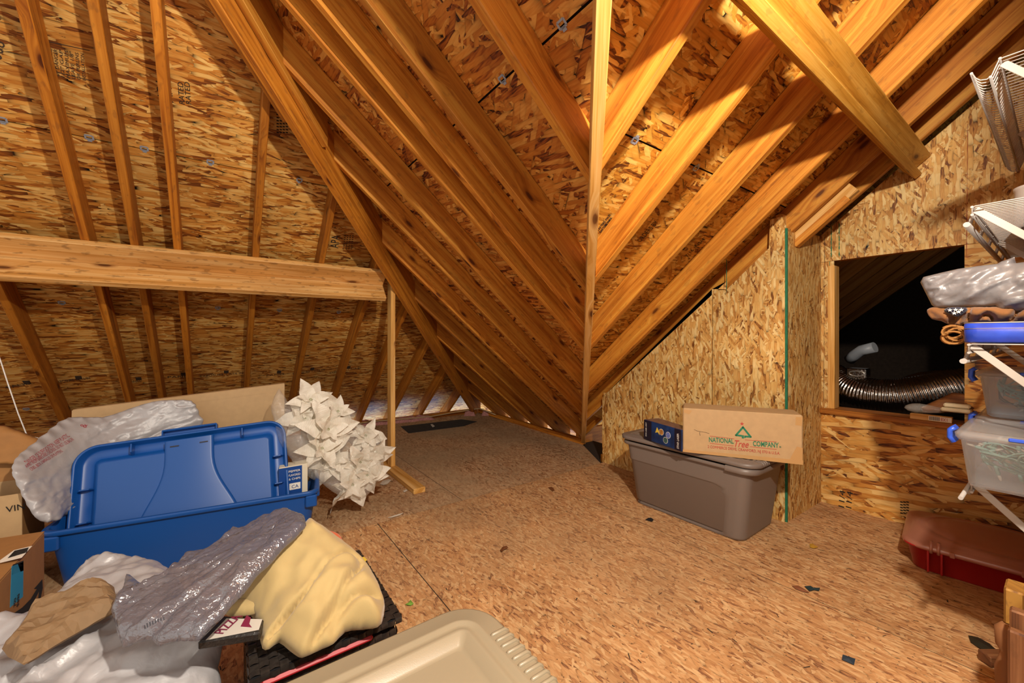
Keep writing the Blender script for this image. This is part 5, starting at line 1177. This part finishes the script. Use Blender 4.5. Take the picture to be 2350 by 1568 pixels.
b = MB(); b.tube([(.95, 5.16, .05), (1.25, 5.10, .055), (1.6, 5.08, .06), (1.95, 5.05, .05), (2.3, 5.03, .045), (2.6, 5.03, .06), (2.85, 4.98, .08), (3.0, 4.95, .09), (3.04, 4.6, .05)], .007, 6); b.build('sheath', 'cable_tan', cbl)
M['mat_black'] = plain('mat_black', '#2a2725', .8, nz=20, var=.3)
mt_ = thing('floor_mat', 'dark grey mat lying on the floor under the left eave', 'mat', (2.2, 4.7, 0))
b = MB(); b.slab([(1.80, 4.86, .005), (1.75, 4.475, .005), (2.45, 4.43, .005), (2.72, 4.56, .005), (2.62, 4.80, .005)], (0, 0, 1), .005, (1, 0, 0), (0, 1, 0)); b.build('sheet', 'mat_black', mt_)

# ------------------------------------------------------------------ scraps on the floor
def scrap(name, label, cat, pxs, mat, h=.004, curl=.006, seed=1):
    P = [onz(x, y, h) for x, y in pxs]; c = sum(P, Vector()) / len(P); root = thing(name, label, cat, c); b = MB(); rnd = random.Random(seed)
    top = [p + Vector((0, 0, rnd.uniform(0, curl))) for p in P]; n_ = len(P)
    vt = [b.bm.verts.new(p) for p in top]; vc = b.bm.verts.new(c + Vector((0, 0, curl))); vb = [b.bm.verts.new(p - Vector((0, 0, .0012))) for p in top]; vd = b.bm.verts.new(c + Vector((0, 0, curl - .0015)))
    for i in range(n_):
        j = (i + 1) % n_; b.bm.faces.new([vt[i], vt[j], vc]); b.bm.faces.new([vb[j], vb[i], vd]); b.bm.faces.new([vt[j], vt[i], vb[i], vb[j]])
    b.build('piece', mat, root, recalc=True); return root
M['scrap_teal'] = plain('scrap_teal', '#1d3236', .7); M['scrap_navy'] = plain('scrap_navy', '#22303c', .6); M['leaf_green'] = plain('leaf_green', '#6f9a3a', .6); M['leaf_brown'] = plain('leaf_brown', '#6b3c18', .7); M['leaf_yellow'] = plain('leaf_yellow', '#b98a2a', .7); M['leaf_red'] = plain('leaf_red', '#7d4a2c', .7); M['paper'] = plain('paper', '#c9bfae', .8); M['film_dark'] = plain('film_dark', '#26241c', .4)
scrap('scrap', 'dark teal scrap with two lobes on the floor at right', 'scrap', ((1846, 1346), (1860, 1347), (1868, 1352), (1882, 1350), (1880, 1357), (1868, 1355), (1858, 1358)), 'scrap_teal')
scrap('scrap', 'dark navy rectangular scrap on the floor near the bottom edge', 'scrap', ((1934, 1506), (1963, 1516), (1960, 1526), (1932, 1514)), 'scrap_navy', seed=2)
scrap('scrap', 'small black curled scrap in front of the grey tote', 'scrap', ((1481, 1193), (1488, 1190), (1494, 1189), (1500, 1194), (1497, 1198), (1490, 1196)), 'black', seed=3)
scrap('leaf', 'small bright green leaf on the floor by the woven basket', 'leaf', ((930, 1388), (938, 1383), (942, 1378), (949, 1386), (943, 1390), (937, 1390)), 'leaf_green', seed=4)
scrap('leaf', 'brown curled leaf alone in the middle of the floor', 'leaf', ((1148, 1266), (1153, 1259), (1163, 1257), (1166, 1262), (1158, 1264), (1152, 1270)), 'leaf_brown', curl=.012, seed=5)
scrap('leaf', 'brown dry leaf on the floor toward the valley beam', 'leaf', ((1258, 1120), (1266, 1119), (1273, 1126), (1268, 1128)), 'leaf_brown', seed=6)
scrap('leaf', 'yellow leaf on the floor right of the grey tote', 'leaf', ((1858, 1249), (1866, 1248), (1868, 1252), (1878, 1256), (1868, 1260), (1859, 1257)), 'leaf_yellow', seed=7)
scrap('leaf', 'long reddish leaf beside the dark teal scrap', 'leaf', ((1817, 1345), (1832, 1347), (1848, 1354), (1858, 1362), (1842, 1358), (1826, 1352)), 'leaf_red', seed=8)
scrap('paper_scrap', 'torn white paper scrap on the floor by the loose plank', 'paper', ((872, 1112), (878, 1104), (892, 1100), (898, 1103), (890, 1110), (880, 1114)), 'paper', seed=9)
scrap('paper_scrap', 'tiny white paper chip beside the end of the plank', 'paper', ((925, 1128), (932, 1124), (935, 1127), (928, 1130)), 'paper', seed=10)
scrap('paper_scrap', 'thin torn paper strip between post and basket', 'paper', ((890, 1189), (905, 1184), (926, 1179), (918, 1183), (898, 1189)), 'paper', seed=11)
scrap('paper_scrap', 'small white scrap on the dark floor mat', 'paper', ((988, 975), (992, 974), (998, 979), (993, 981)), 'paper', h=.008, seed=12)
scrap('scrap', 'long dark film strip on the floor by the wooden trestle', 'scrap', ((2222, 1460), (2245, 1468), (2270, 1482), (2298, 1508), (2280, 1510), (2250, 1490), (2228, 1475)), 'film_dark', curl=.012, seed=13)
rnd = random.Random(77); b = MB()
for i in range(420):
    x, y = rnd.uniform(-.2, 3.2), rnd.uniform(.3, 5.0)
    if i < 120: x, y = 2.68 + rnd.gauss(0, .10), 2.72 + rnd.gauss(0, .16)
    if not (x < 2.6 + .45 * max(0, (y - 2.43)) or y < 2.4) or (2.2 < x and 1.0 < y < 1.8): continue
    a = rnd.uniform(0, 6.28); l, w = rnd.uniform(.003, .014), rnd.uniform(.001, .003); u = Vector((math.cos(a), math.sin(a), 0)) * l; v = Vector((-math.sin(a), math.cos(a), 0)) * w; c = Vector((x, y, .0008))
    b.face([c - u - v, c + u - v * .6, c + u * .8 + v, c - u + v])
M['crumb'] = plain('crumb', '#3a2c1e', .9)
o = b.build('wood_crumbs', 'crumb'); tag(o, 'tiny dark wood crumbs and grit strewn over the floor', 'crumbs', kind='stuff')
